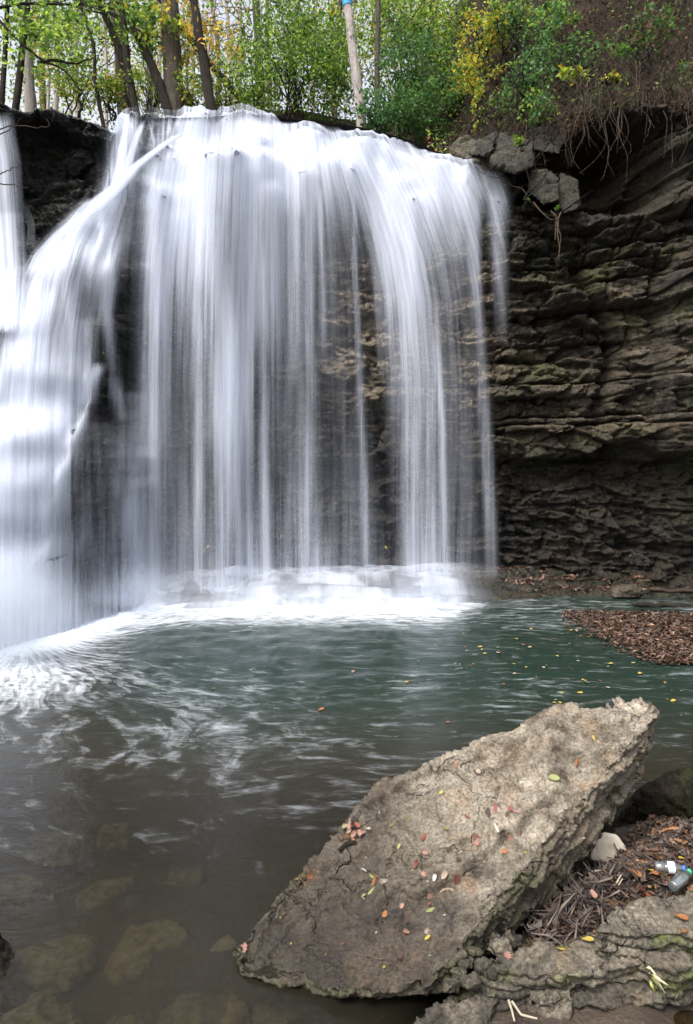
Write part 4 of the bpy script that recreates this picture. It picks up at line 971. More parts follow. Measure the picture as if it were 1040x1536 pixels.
FAR = [(62,9),(88,6),(112,8),(225,8),(238,6),(290,7),(330,6),(347,5),(360,8),(402,6),(440,7),(470,5),(500,8),(600,7),(630,5),(655,8),(75,4),(160,5),(280,4),(310,4)]
TL = ['pale far trunk in the gap left of the forked dark tree', 'second pale far trunk from the left in the sky gap', 'pale far trunk just left of the crooked sapling', 'pale far trunk between the leaning dark tree and the thick grey one', 'slim far trunk touching the left side of the thick grey one', 'far trunk in the sky gap right of the thick grey tree', 'pale far trunk right of the dark straight tree', 'pale far trunk in the bright gap, second from the mossy tree', 'pale far trunk nearest the mossy tree on its left', 'pale far trunk just right of the mossy tree', 'pale far trunk behind the big green bush, left half', 'slim pale trunk behind the middle of the big green bush', 'far trunk left of the slanting pale tree', 'far trunk above the dark green thicket', 'slim far trunk right above the dark thicket', 'farthest right pale trunk by the yellow shrub', 'thinnest pale stem in the leftmost sky gap', 'thin stem behind the forked dark tree', 'thin stem left of the dark straight tree', 'thin stem behind the dark straight tree']
for i, (x, w) in enumerate(FAR):
    tree(TL[i], [(x + random.uniform(-6, 6), 175), (x, 90), (x + random.uniform(-14, 14), 0)], 24 + random.uniform(-3, 8), w, M_bark_pale if i % 3 else M_bark_grey, [(x, random.uniform(-10, 110), 24, 34, 40, 2, 160, 10)], .16, ('lime', 'green') if i % 4 else ('yellow', 'gold'), 6, 20 + i, group='slender trunks far back in the wood')

def bush(label, spec, size, pal, seed, nst=6, name='shrub', group=None, sm=None):
    px, py, Y, rx, ry = spec[0][:5]; b = P(px, py + ry + 12, Y); r = np.random.default_rng(seed); st = []
    for _ in range(nst):
        st.append((b + np.array([r.normal(0, .12), r.normal(0, .1), 0]), P(px + r.uniform(-.8, .8) * rx, py - r.uniform(-.1, .8) * ry, Y + r.uniform(-.3, .3)), .022))
    return plant(name, label, 'shrub', spec, size, pal, stems=st, stem_mat=sm or M_bark_dark, base=b, seed=seed, cname='foliage', group=group)
bush('big rounded green bush standing behind the middle of the fall', [(445,100,14.6,80,70,1.2,5200,60),(430,30,15,55,40,1,1800,24),(500,120,14.4,40,45,.8,1500,20)], .085, ('green', 'green', 'lime'), 101, 12)
bush('yellow green bush between the mossy trunk and the dark straight tree', [(372,125,14.8,44,48,.8,1300,24)], .085, ('lime', 'green'), 102)
for i, (x, y, rx, ry, n, lb) in enumerate([(115,140,30,24,700,'lime green bush behind the left rock rim'),(170,145,34,26,900,'lime green bush around the slim dark trunks'),(225,142,26,28,700,'lime green bush left of the thick grey trunk'),(295,140,34,30,900,'lime green bush right of the thick grey trunk'),(345,152,26,20,500,'low lime bush left of the mossy trunk')]):
    bush(lb, [(x, y, 15.6, rx, ry, .8, n, 18)], .085, ('lime', 'lime', 'yellow', 'green'), 110 + i)
bush('dark green thicket right of the slanting pale tree', [(610,120,14.2,56,70,1,4200,50),(640,165,13.6,50,36,.8,2200,26)], .08, ('dark', 'blue', 'green'), 120, 9)
bush('tall yellow green thicket above the dark one', [(610,30,16.5,90,46,1.5,3600,50),(690,40,16,40,50,1,1500,24)], .10, ('lime', 'green', 'lime'), 121, 8)
bush('blue green low bush at the right end of the rim water', [(575,165,13.4,36,30,.6,1300,20)], .08, ('dark', 'blue'), 122)
bush('bright yellow leaved shrub on the slope', [(725,55,13,34,36,.6,900,26),(715,110,12.8,34,30,.5,500,18)], .085, ('yellow', 'yellow', 'lime'), 123)
bush('yellow sprig hanging over the pale rim boulder', [(718,160,11.9,10,30,.2,170,9)], .07, ('yellow', 'lime'), 124, 3)
bush('green leafy shrub hanging over the hollow', [(790,112,11.1,30,46,.4,650,26),(820,60,11.4,34,44,.5,420,20),(812,160,10.6,18,30,.3,200,12)], .085, ('blue', 'green', 'blue'), 125, 6)
bush('leafy green shrub above the yellow one at the top of the slope', [(770,30,12.6,44,34,.5,900,28),(840,20,12,40,24,.4,500,18)], .085, ('green', 'blue', 'lime'), 140, 6)
bush('green shrub spilling over the middle of the overgrown slope', [(870,85,11.3,44,36,.4,520,26),(905,150,10.6,34,16,.3,240,14)], .085, ('green', 'blue', 'dark'), 141, 6)
bush('dull olive shrub in the brush at the top right corner', [(980,50,11,60,44,.5,700,30),(1030,130,10.4,30,40,.3,300,14)], .075, ('dark', 'green', 'brown'), 142, 6)
bush('yellow green trailing shrub beside the pale rim boulder', [(800,160,10.9,28,26,.3,380,16)], .08, ('green', 'lime', 'blue'), 143, 4)
bush('lime maple sprig beside the green shrub over the hollow', [(860,112,10.6,22,14,.2,90,8)], .13, ('lime', 'lime', 'yellow'), 126, 2)
bush('single bright yellow green sprig over the hollow roof', [(918,118,10.2,12,8,.1,26,4)], .15, ('yellow', 'lime'), 127, 1)
bush('dull green sprig above the bright one on the slope', [(940,78,10.8,22,10,.2,60,5)], .11, ('green',), 128, 1)
bush('small green sprig growing in a crack between rim boulders', [(776,212,10.05,13,9,.1,50,5)], .08, ('green', 'lime'), 129, 1)
bush('tiny green tuft in a crack above the dangling roots', [(837,312,10.15,5,8,.05,24,3)], .06, ('green',), 130, 1)
bush('tiny green tuft in the wall left of the dangling roots', [(793,300,10.2,6,6,.05,20,3)], .06, ('green',), 131, 1)
bush('lower green bush on the slope below the yellow shrub', [(760,165,12.2,30,26,.4,500,16)], .075, ('green', 'blue', 'lime'), 132, 4)
bush('mid green bush behind the dark thicket', [(680,120,13.9,40,50,.7,1800,30)], .08, ('green', 'dark', 'lime'), 133, 6)
bush('loose green bush left of the slanting pale tree', [(510,60,15.6,30,60,.8,1100,22)], .09, ('green', 'lime'), 134, 5)

# tangle of bare brush on the right-hand slope
M_cane = bark_mat('cane_bark', (.035, .025, .019), (.17, .125, .095), 30)
r = np.random.default_rng(77); tb = Tubes(4)
def slope_pt(px, lo=10.2, hi=13.8):
    Y = r.uniform(lo - (.8 if px > 850 else 0), hi); X = (px - HX) / F * Y; return np.array([X, Y, float(terrain_z(np.array([[X]]), np.array([[Y]]))[0, 0])])
for _ in range(2200):
    p = slope_pt(r.uniform(730, 1080), 10.7, 13.2); L = r.uniform(.3, 1.3); a = r.uniform(0, 6.28)
    tb.add(wiggly(p, p + np.array([math.cos(a) * L * .7, -abs(math.sin(a)) * L * .5, L * r.uniform(.0, .9)]), 7, .045, r), np.linspace(r.uniform(.004, .012), .002, 7))
for _ in range(420):      # long drooping canes
    p = slope_pt(r.uniform(745, 1090), 10.6, 12.6); p[2] += r.uniform(.1, .5); L = r.uniform(.5, 1.5); a = r.normal(0, .6); n_ = 10; u_ = np.linspace(0, 1, n_)
    q = p[None] + np.stack([np.sin(a) * L * u_ , -.35 * L * u_, L * (.45 * u_ - .95 * u_ ** 2)], 1) + np.cumsum(r.normal(0, .012, (n_, 3)), 0)
    tb.add(q, np.linspace(r.uniform(.004, .009), .002, n_))
tag(tb.obj('brushwood', M_cane), 'tangle of bare brown twigs covering the slope over the hollow', 'twigs', None, 'stuff')
pp = np.array([slope_pt(x, 10.7, 14) for x in r.uniform(640, 1100, 3500)]); pp[:, 2] += r.uniform(0, .06, len(pp))
tag(leaf_cloud('fallen_leaves', pp, .075, ('brown', 'brown', 'orange'), mat=M_litter, flat=.5, r=r), 'brown fallen leaves covering the slope', 'leaves', None, 'stuff')
pp = np.array([slope_pt(x, 10.8, 13.4) for x in r.uniform(640, 1090, 2600)]); pp[:, 2] += r.uniform(.05, .5, len(pp))
tag(leaf_cloud('undergrowth', pp, .07, ('green', 'brown', 'lime', 'dark', 'brown'), r=r), 'scattered low leaves among the brush', 'undergrowth', None, 'stuff')
x_ = r.uniform(-60, 700, 5200); Y_ = r.uniform(11.9, 16.2, 5200); X_ = (x_ - HX) / F * Y_; pp = np.stack([X_, Y_, terrain_z(X_, Y_) + r.uniform(0, .35, 5200)], 1)
tag(leaf_cloud('bank_undergrowth', pp, .085, ('lime', 'green', 'green', 'brown', 'dark'), r=r), 'low green growth along the bank behind the lip of the falls', 'undergrowth', None, 'stuff')
# far wood behind everything: loose canopy
c = clumps([(120,60,30,130,70,4,2600,60),(330,80,30,100,70,4,1600,50),(520,60,26,90,90,3,3000,60),(640,60,24,80,90,3,3000,60),(60,130,28,90,30,3,1200,30),(250,140,28,140,24,3,1800,40)], r)
tag(leaf_cloud('far_foliage', c, .15, ('lime', 'green', 'yellow'), r=r), 'hazy loose foliage of the wood far behind', 'foliage', None, 'stuff')
tb = Tubes(4)
for _ in range(220):
    x = r.uniform(-20, 700); y = r.uniform(-30, 150); Y = r.uniform(17, 30); p = P(x, y, Y); L = r.uniform(.8, 3); a = r.uniform(.3, 2.8)
    tb.add(wiggly(p, p + np.array([math.cos(a) * L, r.normal(0, .3), math.sin(a) * L]), 8, .07, r), np.linspace(r.uniform(.01, .03), .004, 8))
tag(tb.obj('far_branches', M_bark_grey), 'thin bare branches crossing the pale sky in the far wood', 'branches', None, 'stuff')

# overhanging twigs at the left, nearer than the fall
def twig(label, lines, mat, Y, rad, leaves=None, group=None):
    root = empty('branch', tuple(P(lines[0][0][0], lines[0][0][1], Y))); inv = np.array(root.location); tb = Tubes(5)
    for ln in lines:
        q = np.array(ln, float); s = np.r_[0, np.cumsum(np.hypot(*(q[1:] - q[:-1]).T))]; u = np.linspace(0, s[-1], 14)
        pts = np.array([P(a, b, Y) for a, b in zip(np.interp(u, s, q[:, 0]), np.interp(u, s, q[:, 1]))]); pts[1:-1] = (pts[:-2] + 2 * pts[1:-1] + pts[2:]) / 4
        tb = Tubes(5); tb.add(pts + rng.normal(0, .006, pts.shape) - inv, np.linspace(rad, rad * .4, 14)); tb.obj('stem', mat, root)
    if leaves: leaf_cloud('leaves', clumps(leaves) - inv, .09, ('green', 'lime'), root)
    tag(root, label, 'branch', group)
twig('dark bare branch slanting down from the left edge to the rim', [[(-10,22),(30,62),(62,92),(95,100),(135,155)],[(62,92),(80,90),(112,96),(140,88)]], M_bark_dark, 9.0, .022, [(60,60,9,60,50,.5,420,20)])
twig('dark branch crossing the top left corner', [[(-10,14),(30,4),(80,7),(130,4),(190,-8)]], M_bark_dark, 9.5, .025, [(100,20,9.5,60,24,.5,260,12),(215,14,9.5,24,20,.3,200,8)])
twig('reddish bare twigs in front of the recess at the left edge', [[(-5,195),(20,186),(50,192),(78,190),(70,178)],[(-5,262),(15,255),(32,246)],[(-5,275),(20,278),(42,282)],[(-5,205),(12,196),(35,176)]], M_twig, 7.5, .008)

# ------------------------------------------------------------------ hanging roots
bpy.context.view_layer.update()
for i in range(22):
    x = r.uniform(780, 1045); y0 = r.uniform(120, 185); L = r.uniform(40, 120) if x > 860 else r.uniform(60, 170); Y = 9.95 - .35 * (x > 860) + r.uniform(-.1, .1)
    n = 12; yy = np.linspace(0, 1, n); q = np.array([P(x + L * (.06 + .12 * (i % 4)) * math.sin(yy_ * (2 + i % 3) + i) * yy_ + r.normal(0, 1.5), y0 + L * yy_ * (1 - .25 * (i % 3 == 0) * yy_), Y + r.normal(0, .02)) for yy_ in yy])
    q[1:-1] = (q[:-2] + 2 * q[1:-1] + q[2:]) / 4
    tb = Tubes(5); tb.add(q, np.linspace(.0045, .0015, n)); o = tb.obj('hanging_root', M_root)
    tag(o, 'thin pale root dangling from the overgrown overhang', 'root', 'roots hanging from the overhang')
for k, q in enumerate([[(830,318),(838,330),(836,350),(840,372),(838,386)],[(842,318),(835,335),(842,355),(838,384)],[(826,316),(834,326),(833,360)],[(800,303),(812,318),(826,330),(836,328)]]):
    q = np.array(q, float); u = np.linspace(0, len(q) - 1, 14); pts = np.array([P(np.interp(a, range(len(q)), q[:, 0]), np.interp(a, range(len(q)), q[:, 1]), 10.05 + .03 * k) for a in u])
    tb = Tubes(6); tb.add(pts, np.linspace(.012, .005, 14)); tag(tb.obj('hanging_root', M_root), ['thick tan root dangling down the middle of the wall', 'twisted tan root beside the thick dangling one', 'short tan root left of the thick dangling ones', 'slanting root reaching across to the dangling roots'][k], 'root', 'tan roots on the wall')

# ------------------------------------------------------------------ single leaves
def leaf_shape(kind, L=1.0, curl=.25, seed=0):
    rr_ = random.Random(seed)
    if kind == 'oak':
        o = [(0,-.5),(.06,-.3),(.26,-.34),(.16,-.14),(.42,-.06),(.20,.06),(.36,.28),(.12,.24),(0,.5),(-.12,.24),(-.36,.26),(-.18,.05),(-.42,-.08),(-.15,-.14),(-.24,-.34),(-.06,-.3)]
    elif kind == 'oval':
        o = [(.30 * math.sin(a) * (1 - .25 * math.cos(a)), -.5 * math.cos(a)) for a in np.linspace(0, 2 * math.pi, 13)[:-1]]
    else:
        o = [(.13 * math.sin(a), -.5 * math.cos(a)) for a in np.linspace(0, 2 * math.pi, 13)[:-1]]
    v = [(0, 0, 0)] + [(x + rr_.uniform(-.02, .02), y, 0) for x, y in o]
    tw = rr_.uniform(-.5, .5)
    v = [(x, y, curl * (x * x * 2.2 + y * y * .7) + tw * x * y) for x, y, _ in v]; n = len(o)
    me = bpy.data.meshes.new('leaf'); me.from_pydata([(a * L, b * L, c_ * L) for a, b, c_ in v], [], [(0, i + 1, (i + 1) % n + 1) for i in range(n)])
    for p_ in me.polygons: p_.use_smooth = True
    return me
LC = {'pink': (.21, .11, .085), 'pale': (.23, .18, .13), 'yellow': (.27, .20, .035), 'lime': (.16, .175, .06), 'orange': (.19, .075, .025), 'red': (.15, .042, .025), 'brown': (.045, .025, .016), 'white': (.34, .30, .26)}
LM = {k: simple_mat('leaf_' + k, v_, .55, .3, 40, .4) for k, v_ in LC.items()}
_lm = {}
def leaf_mesh(kind, colour, var):
    k = (kind, colour, var)
    if k not in _lm:
        me = leaf_shape(kind, 1.0, .30 + .35 * var, hash(kind) % 97 + var * 7 if False else len(kind) * 5 + var * 7); me.materials.append(LM[colour]); _lm[k] = me
    return _lm[k]
def place_leaf(px, py, colour, kind, size, label, target, group=None, rot=None, lift=.006, cat='leaf', name='fallen_leaf', flat=False):
    d = Vector(((px - HX) / F, 1, -(py - HY) / F)).normalized()
    hit, loc, nor, _ = target.ray_cast(Vector((0, 0, CZ)), d)
    if not hit: return None
    if flat: nor = Vector((0, 0, 1))
    nor = (nor + Vector((random.uniform(-.15, .15),) * 3)).normalized()
    o = bpy.data.objects.new(name, leaf_mesh(kind, colour, random.randrange(3))); COL.objects.link(o)
    q = nor.to_track_quat('Z', 'Y').to_matrix().to_4x4() @ Matrix.Rotation(random.uniform(0, 6.28) if rot is None else rot, 4, 'Z') @ Matrix.Diagonal((size * .64, size * .64, size * .64, 1))
    o.matrix_world = Matrix.Translation(loc + nor * lift) @ q
    tag(o, label, cat, group); return o
cn = {'pink': 'pink', 'pale': 'pale', 'yellow': 'yellow', 'lime': 'yellow green', 'orange': 'orange', 'red': 'red brown', 'brown': 'dark brown', 'white': 'whitish'}
kn = {'oak': 'lobed', 'oval': 'oval', 'long': 'narrow'}
ON_SLAB = [(368,1421,'pink','oak',.075,'at the lowest wet corner of the slab'),(466,1313,'orange','oval',.06,'on the left edge of the slab below the leaf pile'),(505,1291,'brown','long',.06,'below the little leaf pile on the left edge'),
 (560,1311,'lime','oval',.05,'left of the broken step in the slab'),(548,1303,'white','long',.05,'between the leaf pile and the broken step'),(563,1318,'orange','long',.09,'tucked under the broken step of the slab'),(577,1319,'white','oval',.05,'below the broken step, paler than the next'),(570,1321,'pale','oval',.045,'touching a white leaf below the broken step'),
 (558,1336,'lime','long',.07,'alone below the broken step'),(546,1346,'lime','oval',.035,'smallest green one left of the broken step'),(577,1372,'orange','oval',.05,'brightest in the lower middle of the slab'),(612,1377,'brown','long',.10,'like a stick beside the bright orange leaf'),(609,1401,'pink','oak',.06,'star shaped in the lower middle of the slab'),
 (640,1398,'pale','oak',.05,'right of the star shaped pink leaf'),(643,1408,'yellow','oval',.045,'just under a pale lobed leaf'),(645,1366,'lime','long',.075,'on the lower right of the slab'),(601,1437,'brown','long',.05,'near the bottom edge of the slab'),(487,1431,'yellow','long',.035,'tiny near the bottom left of the slab'),
 (634,1258,'red','long',.085,'in the middle of the slab'),(638,1281,'pink','oak',.055,'below the narrow red leaf'),(625,1293,'red','long',.07,'below the pink lobed leaf of the middle'),(635,1313,'pink','oak',.06,'above the crack in the slab'),(652,1316,'white','oval',.045,'small beside the pink leaf above the crack'),
 (667,1312,'pale','oval',.06,'biggest oval above the crack'),(683,1318,'red','oak',.08,'sitting on the crack near its right end'),(672,1334,'pale','long',.10,'long pale one just below the crack'),(645,1346,'pink','oak',.08,'below the crack in the slab'),(604,1360,'pink','oak',.05,'left of the narrow green leaf, low on the slab'),
 (714,1254,'pink','oak',.085,'largest lobed one right of the slab middle'),(717,1266,'pink','oak',.07,'overlapping the largest lobed leaf from below'),(733,1219,'brown','oval',.07,'curled dark one above the pink pair'),(743,1212,'red','long',.08,'next to the curled dark leaf'),(759,1222,'orange','long',.06,'in a small cluster near the right edge'),(765,1213,'red','oak',.05,'topmost of the small cluster near the right edge'),
 (772,1218,'pink','long',.07,'reaching out of the cluster to the right'),(783,1249,'orange','long',.09,'lying on the right edge of the slab'),(768,1256,'pink','oval',.06,'left of the orange leaf on the right edge'),(757,1278,'orange','oak',.06,'lowest on the right edge of the slab'),(745,1243,'white','long',.07,'whitish above the right edge group'),(752,1248,'brown','oval',.05,'brown among the right edge group'),
 (832,1168,'lime','oval',.08,'biggest green one on the upper slab'),(814,1163,'pale','long',.07,'left of the biggest green leaf'),(868,1144,'orange','oval',.06,'on the upper part near the right edge'),(892,1108,'yellow','long',.06,'highest near the tip of the slab'),(640,1199,'lime','long',.05,'on the upper left of the slab'),(662,1190,'yellow','oval',.04,'alone on the upper left of the slab'),
 (684,1148,'orange','long',.06,'near the far edge of the slab'),(720,1158,'pale','oval',.055,'beside the crack high on the slab'),(600,1270,'lime','oval',.04,'small one on the left half of the slab'),(668,1243,'lime','oval',.045,'in the middle above the red leaf'),(700,1226,'red','long',.06,'left of the curled dark leaf'),(822,1189,'white','long',.06,'between green and orange leaves up high'),
 (690,1290,'brown','long',.07,'right of the middle, dull and small'),(590,1235,'lime','long',.05,'on the left shoulder of the slab'),(612,1228,'lime','long',.06,'higher on the left shoulder of the slab')]
slab_o.data.materials[0] = slab_o.data.materials[0]
for (a, b, c_, k, s, lb) in ON_SLAB:
    place_leaf(a, b, c_, k, s, f'{cn[c_]} {kn[k]} leaf {lb}', slab_o)
for i in range(26):   # the little pile caught on the left edge
    c_ = random.choice(['pale', 'white', 'red', 'brown', 'lime', 'pink', 'orange']); place_leaf(527 + random.gauss(0, 9), 1250 + random.gauss(0, 10), c_, random.choice(['oak', 'oval', 'long']), random.uniform(.04, .065), 'small leaf in the mixed pile caught on the left edge of the slab', slab_o, 'leaves of the pile on the slab edge', lift=.006 + i * .0012)
tb = Tubes(6); tb.add([on_slab(508, 1276, .012), on_slab(520, 1266, .02), on_slab(534, 1262, .015)], [.008, .012, .007]); tag(tb.obj('twig', M_bark_dark), 'short dark twig in the leaf pile on the slab', 'twig')
for i in range(110):
    a, b = random.uniform(400, 960), random.uniform(1060, 1470)
    place_leaf(a, b, random.choice(['pale', 'lime', 'brown', 'pale', 'red', 'yellow']), random.choice(['long', 'oval']), random.uniform(.012, .026), 'tiny leaf scrap scattered over the slab', slab_o, 'tiny leaf scraps on the slab', lift=.004)

# leaves stuck on the wet wall
for i, (a, b, c_) in enumerate([(237,818,'orange'),(291,785,'lime'),(282,798,'pink'),(289,803,'pale'),(313,820,'yellow'),(335,813,'yellow'),(423,803,'yellow'),(420,818,'yellow'),(413,830,'pink'),(503,758,'orange'),(503,775,'orange'),(572,851,'orange'),(607,764,'pale'),(577,822,'yellow'),(170,700,'orange'),(125,714,'pale'),(155,532,'yellow'),(138,500,'orange'),(111,446,'pink'),(197,419,'orange'),(199,552,'orange'),(372,493,'yellow'),(273,496,'orange'),(217,514,'yellow'),(480,262,'orange'),(192,313,'pink'),(47,397,'yellow'),(850,784,'pink'),(755,861,'orange'),(773,862,'orange')]):
    place_leaf(a, b, c_, 'oval', .09, f'{cn[c_]} leaf plastered on the rock behind the water' if b < 860 and a < 700 else f'{cn[c_]} leaf ' + {850: 'low on the bare right-hand wall', 755: 'on the shelf where the wall meets the falls', 773: 'on the shelf right of the thin last strand'}.get(a, 'on the wall'), cliff, f'{cn[c_]} leaves stuck to the wet wall' if b < 860 and a < 700 else None, lift=.03)
# leaves afloat
pool = bpy.data.objects['pool_water']
for i, (a, b, c_) in enumerate([(320,1034,'orange'),(530,1009,'pink'),(610,1024,'yellow'),(482,1065,'orange'),(727,981,'yellow'),(723,975,'yellow'),(797,945,'yellow'),(857,946,'yellow'),(880,956,'yellow'),(926,978,'orange'),(900,1023,'orange'),(870,1040,'yellow'),(747,980,'white'),(912,1033,'white'),(842,1040,'lime'),(832,1055,'yellow'),(950,996,'lime'),(1020,993,'lime'),(916,997,'yellow'),(998,1025,'orange'),(795,972,'pale'),(755,1027,'orange'),(720,972,'yellow'),(880,1025,'lime'),(960,1012,'yellow'),(1010,1052,'yellow')]):
    place_leaf(a, b, c_, 'oval', random.uniform(.055, .095), f'{cn[c_]} leaf floating on the dark green pool', pool, f'{cn[c_]} leaves afloat on the pool', flat=True, name='floating_leaf')
for i in range(45):
    a = random.uniform(600, 1040); b = random.triangular(925, 1120, 985)
    place_leaf(a, b, random.choice(['yellow', 'lime', 'orange', 'pale', 'yellow']), 'oval', random.uniform(.03, .07), 'small leaf drifting among many others on the pool', pool, 'small leaves drifting on the pool', flat=True, name='floating_leaf')

# ------------------------------------------------------------------ debris
def strips(name, cen, L, W, pal, r, flat=.7, parent=None):
    n = len(cen); an = r.uniform(0, 6.28, n); el = r.normal(0, .35 * (1 - flat) + .12, n)
    d = np.stack([np.cos(an) * np.cos(el), np.sin(an) * np.cos(el), np.sin(el)], 1); sd = np.stack([-np.sin(an), np.cos(an), r.normal(0, .5, n)], 1); sd /= np.linalg.norm(sd, axis=1, keepdims=True)
    up = np.cross(d, sd); L = L[:, None]; W = W[:, None]; bend = r.normal(0, .12, (n, 1)) * L
    v = np.stack([cen - d * L / 2 - sd * W / 4, cen - d * L / 2 + sd * W / 4, cen + sd * W / 2 + up * (bend + W * .2), cen - sd * W / 2 + up * bend, cen + d * L / 2 + sd * W / 5 - up * bend, cen + d * L / 2 - sd * W / 5], 1)
    b = np.arange(n)[:, None] * 6; f = np.concatenate([b + np.array([[0, 1, 2, 3]]), b + np.array([[3, 2, 4, 5]])])
    pc = np.array(pal); col = pc[r.integers(0, len(pc), n)] * r.uniform(.6, 1.4, (n, 1))
    return link(name, fast_mesh(name, v.reshape(-1, 3), f, False, dict(col=np.repeat(col, 6, 0))), M_litter, parent)
def bedz(X, Y): return bed_z(X, Y)
DB = [(.026, .016, .011), (.042, .026, .019), (.018, .013, .011), (.065, .038, .025), (.032, .022, .018)]
DW = DB + DB + [(.11, .06, .035), (.16, .075, .03), (.08, .058, .045)]
n = 15000; a = r.uniform(.30, 2.5, n); b = r.uniform(2.55, 3.75, n)
z = bedz(a, b); ok = (z > .03) & (b > 2.62); a, b, z = a[ok], b[ok], z[ok]
heap = .02 * np.exp(-(((a - 1.05) / .45) ** 2 + ((b - 3.05) / .35) ** 2)); cen = np.stack([a, b, z + heap + r.uniform(0, .02, len(a))], 1)
LL = r.uniform(.018, .062, len(a)) * np.where(r.uniform(0, 1, len(a)) < .25, 1.5, .8)
tag(strips('leaf_litter', cen, LL, np.clip(LL * r.uniform(.15, .45, len(a)), .006, .03), DW, r), 'dark soggy leaf litter and strips of bark beside the slab', 'litter', None, 'stuff')
n = 900; a = r.normal(.98, .13, n); b = r.normal(3.0, .16, n); z = np.maximum(bedz(a, b), .02) + r.uniform(.0, .07, n); LL = r.uniform(.06, .17, n)
tag(strips('bark_strips', np.stack([a, b, z], 1), LL, r.uniform(.004, .012, n), [(.06, .045, .038), (.10, .08, .065), (.03, .022, .02), (.045, .034, .028)], r, .3), 'grey brown strips of bark and reeds heaped against the slab', 'litter', None, 'stuff')
for i, (x, y, c_, k, s) in enumerate([(916,1330,'yellow','oval',.05),(881,1413,'yellow','oval',.05),(947,1318,'orange','oak',.05),(955,1312,'orange','oval',.045),(975,1308,'yellow','long',.05),(983,1315,'orange','oval',.045),(1003,1318,'orange','oval',.05),(1002,1325,'pink','oval',.05),(993,1330,'orange','long',.05),(1022,1290,'yellow','oval',.04),(930,1278,'orange','oval',.04),(840,1427,'yellow','long',.04),(762,1437,'pink','oak',.05),(1022,1380,'orange','oval',.05),(1026,1402,'orange','oak',.05),(960,1335,'red','oak',.05),(930,1360,'brown','oval',.06),(890,1345,'pink','oval',.04),(968,1345,'red','oval',.045)]):
    d = Vector(((x - HX) / F, 1, -(y - HY) / F)); dg = bpy.context.evaluated_depsgraph_get()
    hit, loc, nor, _, ob, _m = SC.ray_cast(dg, Vector((0, 0, CZ)), d.normalized())
    if not hit: continue
    o = bpy.data.objects.new('fallen_leaf', leaf_mesh(k, c_, i % 3)); COL.objects.link(o); o.matrix_world = Matrix.Translation(loc + Vector((0, 0, .008))) @ Matrix.Rotation(i * 1.3, 4, 'Z') @ Matrix.Rotation(random.uniform(-.4, .4), 4, 'X') @ Matrix.Diagonal((s, s, s, 1))
    tag(o, f'{cn[c_]} {kn[k]} leaf ' + ['in the litter under the bottles','at the edge of the layered stone','left of the bottles beside another','left of the bottles, upper one','just left of the clear bottle','under the middle of the upper bottle','beside the ribbed bottle','touching the ribbed bottle','below the ribbed bottle','above the blue cap','by the whitish stone','on the layered mossy stone','on the small rough stone','on the highest flat ledge stone','on the dark stone at the right edge','in the litter below the bottles','in the litter above the flat stone','in the litter near the slab','in the litter at the flat stone rim'][i], 'leaf')

# raft of debris in the pool and scraps on the shelf
n = 15000; x = r.uniform(845, 1120, n); y = r.uniform(918, 1003, n)
ok = (y > 920 + .02 * (x - 860)) & (y < 930 + .46 * (x - 855) + r.normal(0, 10, n)) & (y < 1000); x, y = x[ok], y[ok]; YY = F * 2.0 / (y - HY)
cen = np.stack([(x - HX) / F * YY, YY, .02 + r.uniform(0, .035, len(x))], 1); LL = r.uniform(.02, .085, len(x))
RB = [(.035, .018, .012), (.055, .028, .018), (.025, .016, .011), (.075, .042, .028), (.04, .024, .017), (.15, .09, .06)]
tag(strips('debris_raft', cen, LL, LL * r.uniform(.2, .5, len(x)), RB, r, .95), 'brown raft of soaked leaves and bark floating by the right edge', 'debris', None, 'stuff')
n = 900; x = r.uniform(745, 1060, n); YY = np.abs(r.normal(10.9, .18, n)); X = (x - HX) / F * YY
u = np.clip(((X + 6.2) / 13.6 * 459), 0, 458).astype(int); v_ = np.clip(((YY - 6.9) / 5.0 * 229), 0, 228).astype(int)
LL = r.uniform(.03, .16, n); tag(strips('shelf_debris', np.stack([X, YY, hs[v_, u] + .02], 1), LL, LL * .25, RB, r, .9), 'brown scraps and twigs washed onto the rock shelf', 'debris', None, 'stuff')
def log(label, q, Y, rad, mat, name='stick', cat='stick'):
    pts = np.array([P(a, b, Y) for a, b in q]); pts = np.array([np.array([np.interp(u_, np.linspace(0, 1, len(q)), pts[:, k]) for k in range(3)]) for u_ in np.linspace(0, 1, 9)])
    tb = Tubes(8); tb.add(pts + rng.normal(0, rad * .25, pts.shape), np.r_[rad * .4, np.full(7, rad), rad * .5] * rng.uniform(.85, 1.15, 9)); return tag(tb.obj(name, mat), label, cat)
log('dark waterlogged branch lying on the pool above the debris raft', [(948,906),(980,907),(1010,909),(1070,911)], 9.75, .04, M_bark_dark, 'branch', 'branch')
log('reddish stick lying along the shelf edge at the right', [(975,884),(1010,887),(1060,884)], 10.25, .028, M_twig)
log('dark stick lying across the shelf behind the reddish one', [(940,892),(990,886),(1050,889)], 10.3, .022, M_bark_dark)
log('thin bare twig slanting over the pool to the debris raft', [(879,910),(895,917),(912,926)], 9.2, .009, M_twig)
log('small orange brown stick at the tip of the debris raft', [(895,923),(910,926),(930,930)], 9.05, .014, M_root)
log('small stick lying on top of the debris raft', [(975,943),(990,946),(1002,950)], 8.4, .012, M_root)
M_dry = simple_mat('bleached_wood', (.26, .22, .17), .8, .2, 30)
def thin(label, q, rad, mat, zs=.1, cat='stick', name='stick'):
    pts = [Pz(a, b, z_) for a, b, z_ in q]; tb = Tubes(6); tb.add(np.array(pts), np.linspace(rad, rad * .7, len(pts))); return tag(tb.obj(name, mat), label, cat)
thin('bleached pale stick at the bottom edge, the upright one of two', [(763,1500,.09),(768,1515,0.075),(772,1532,.06)], .005, M_dry)
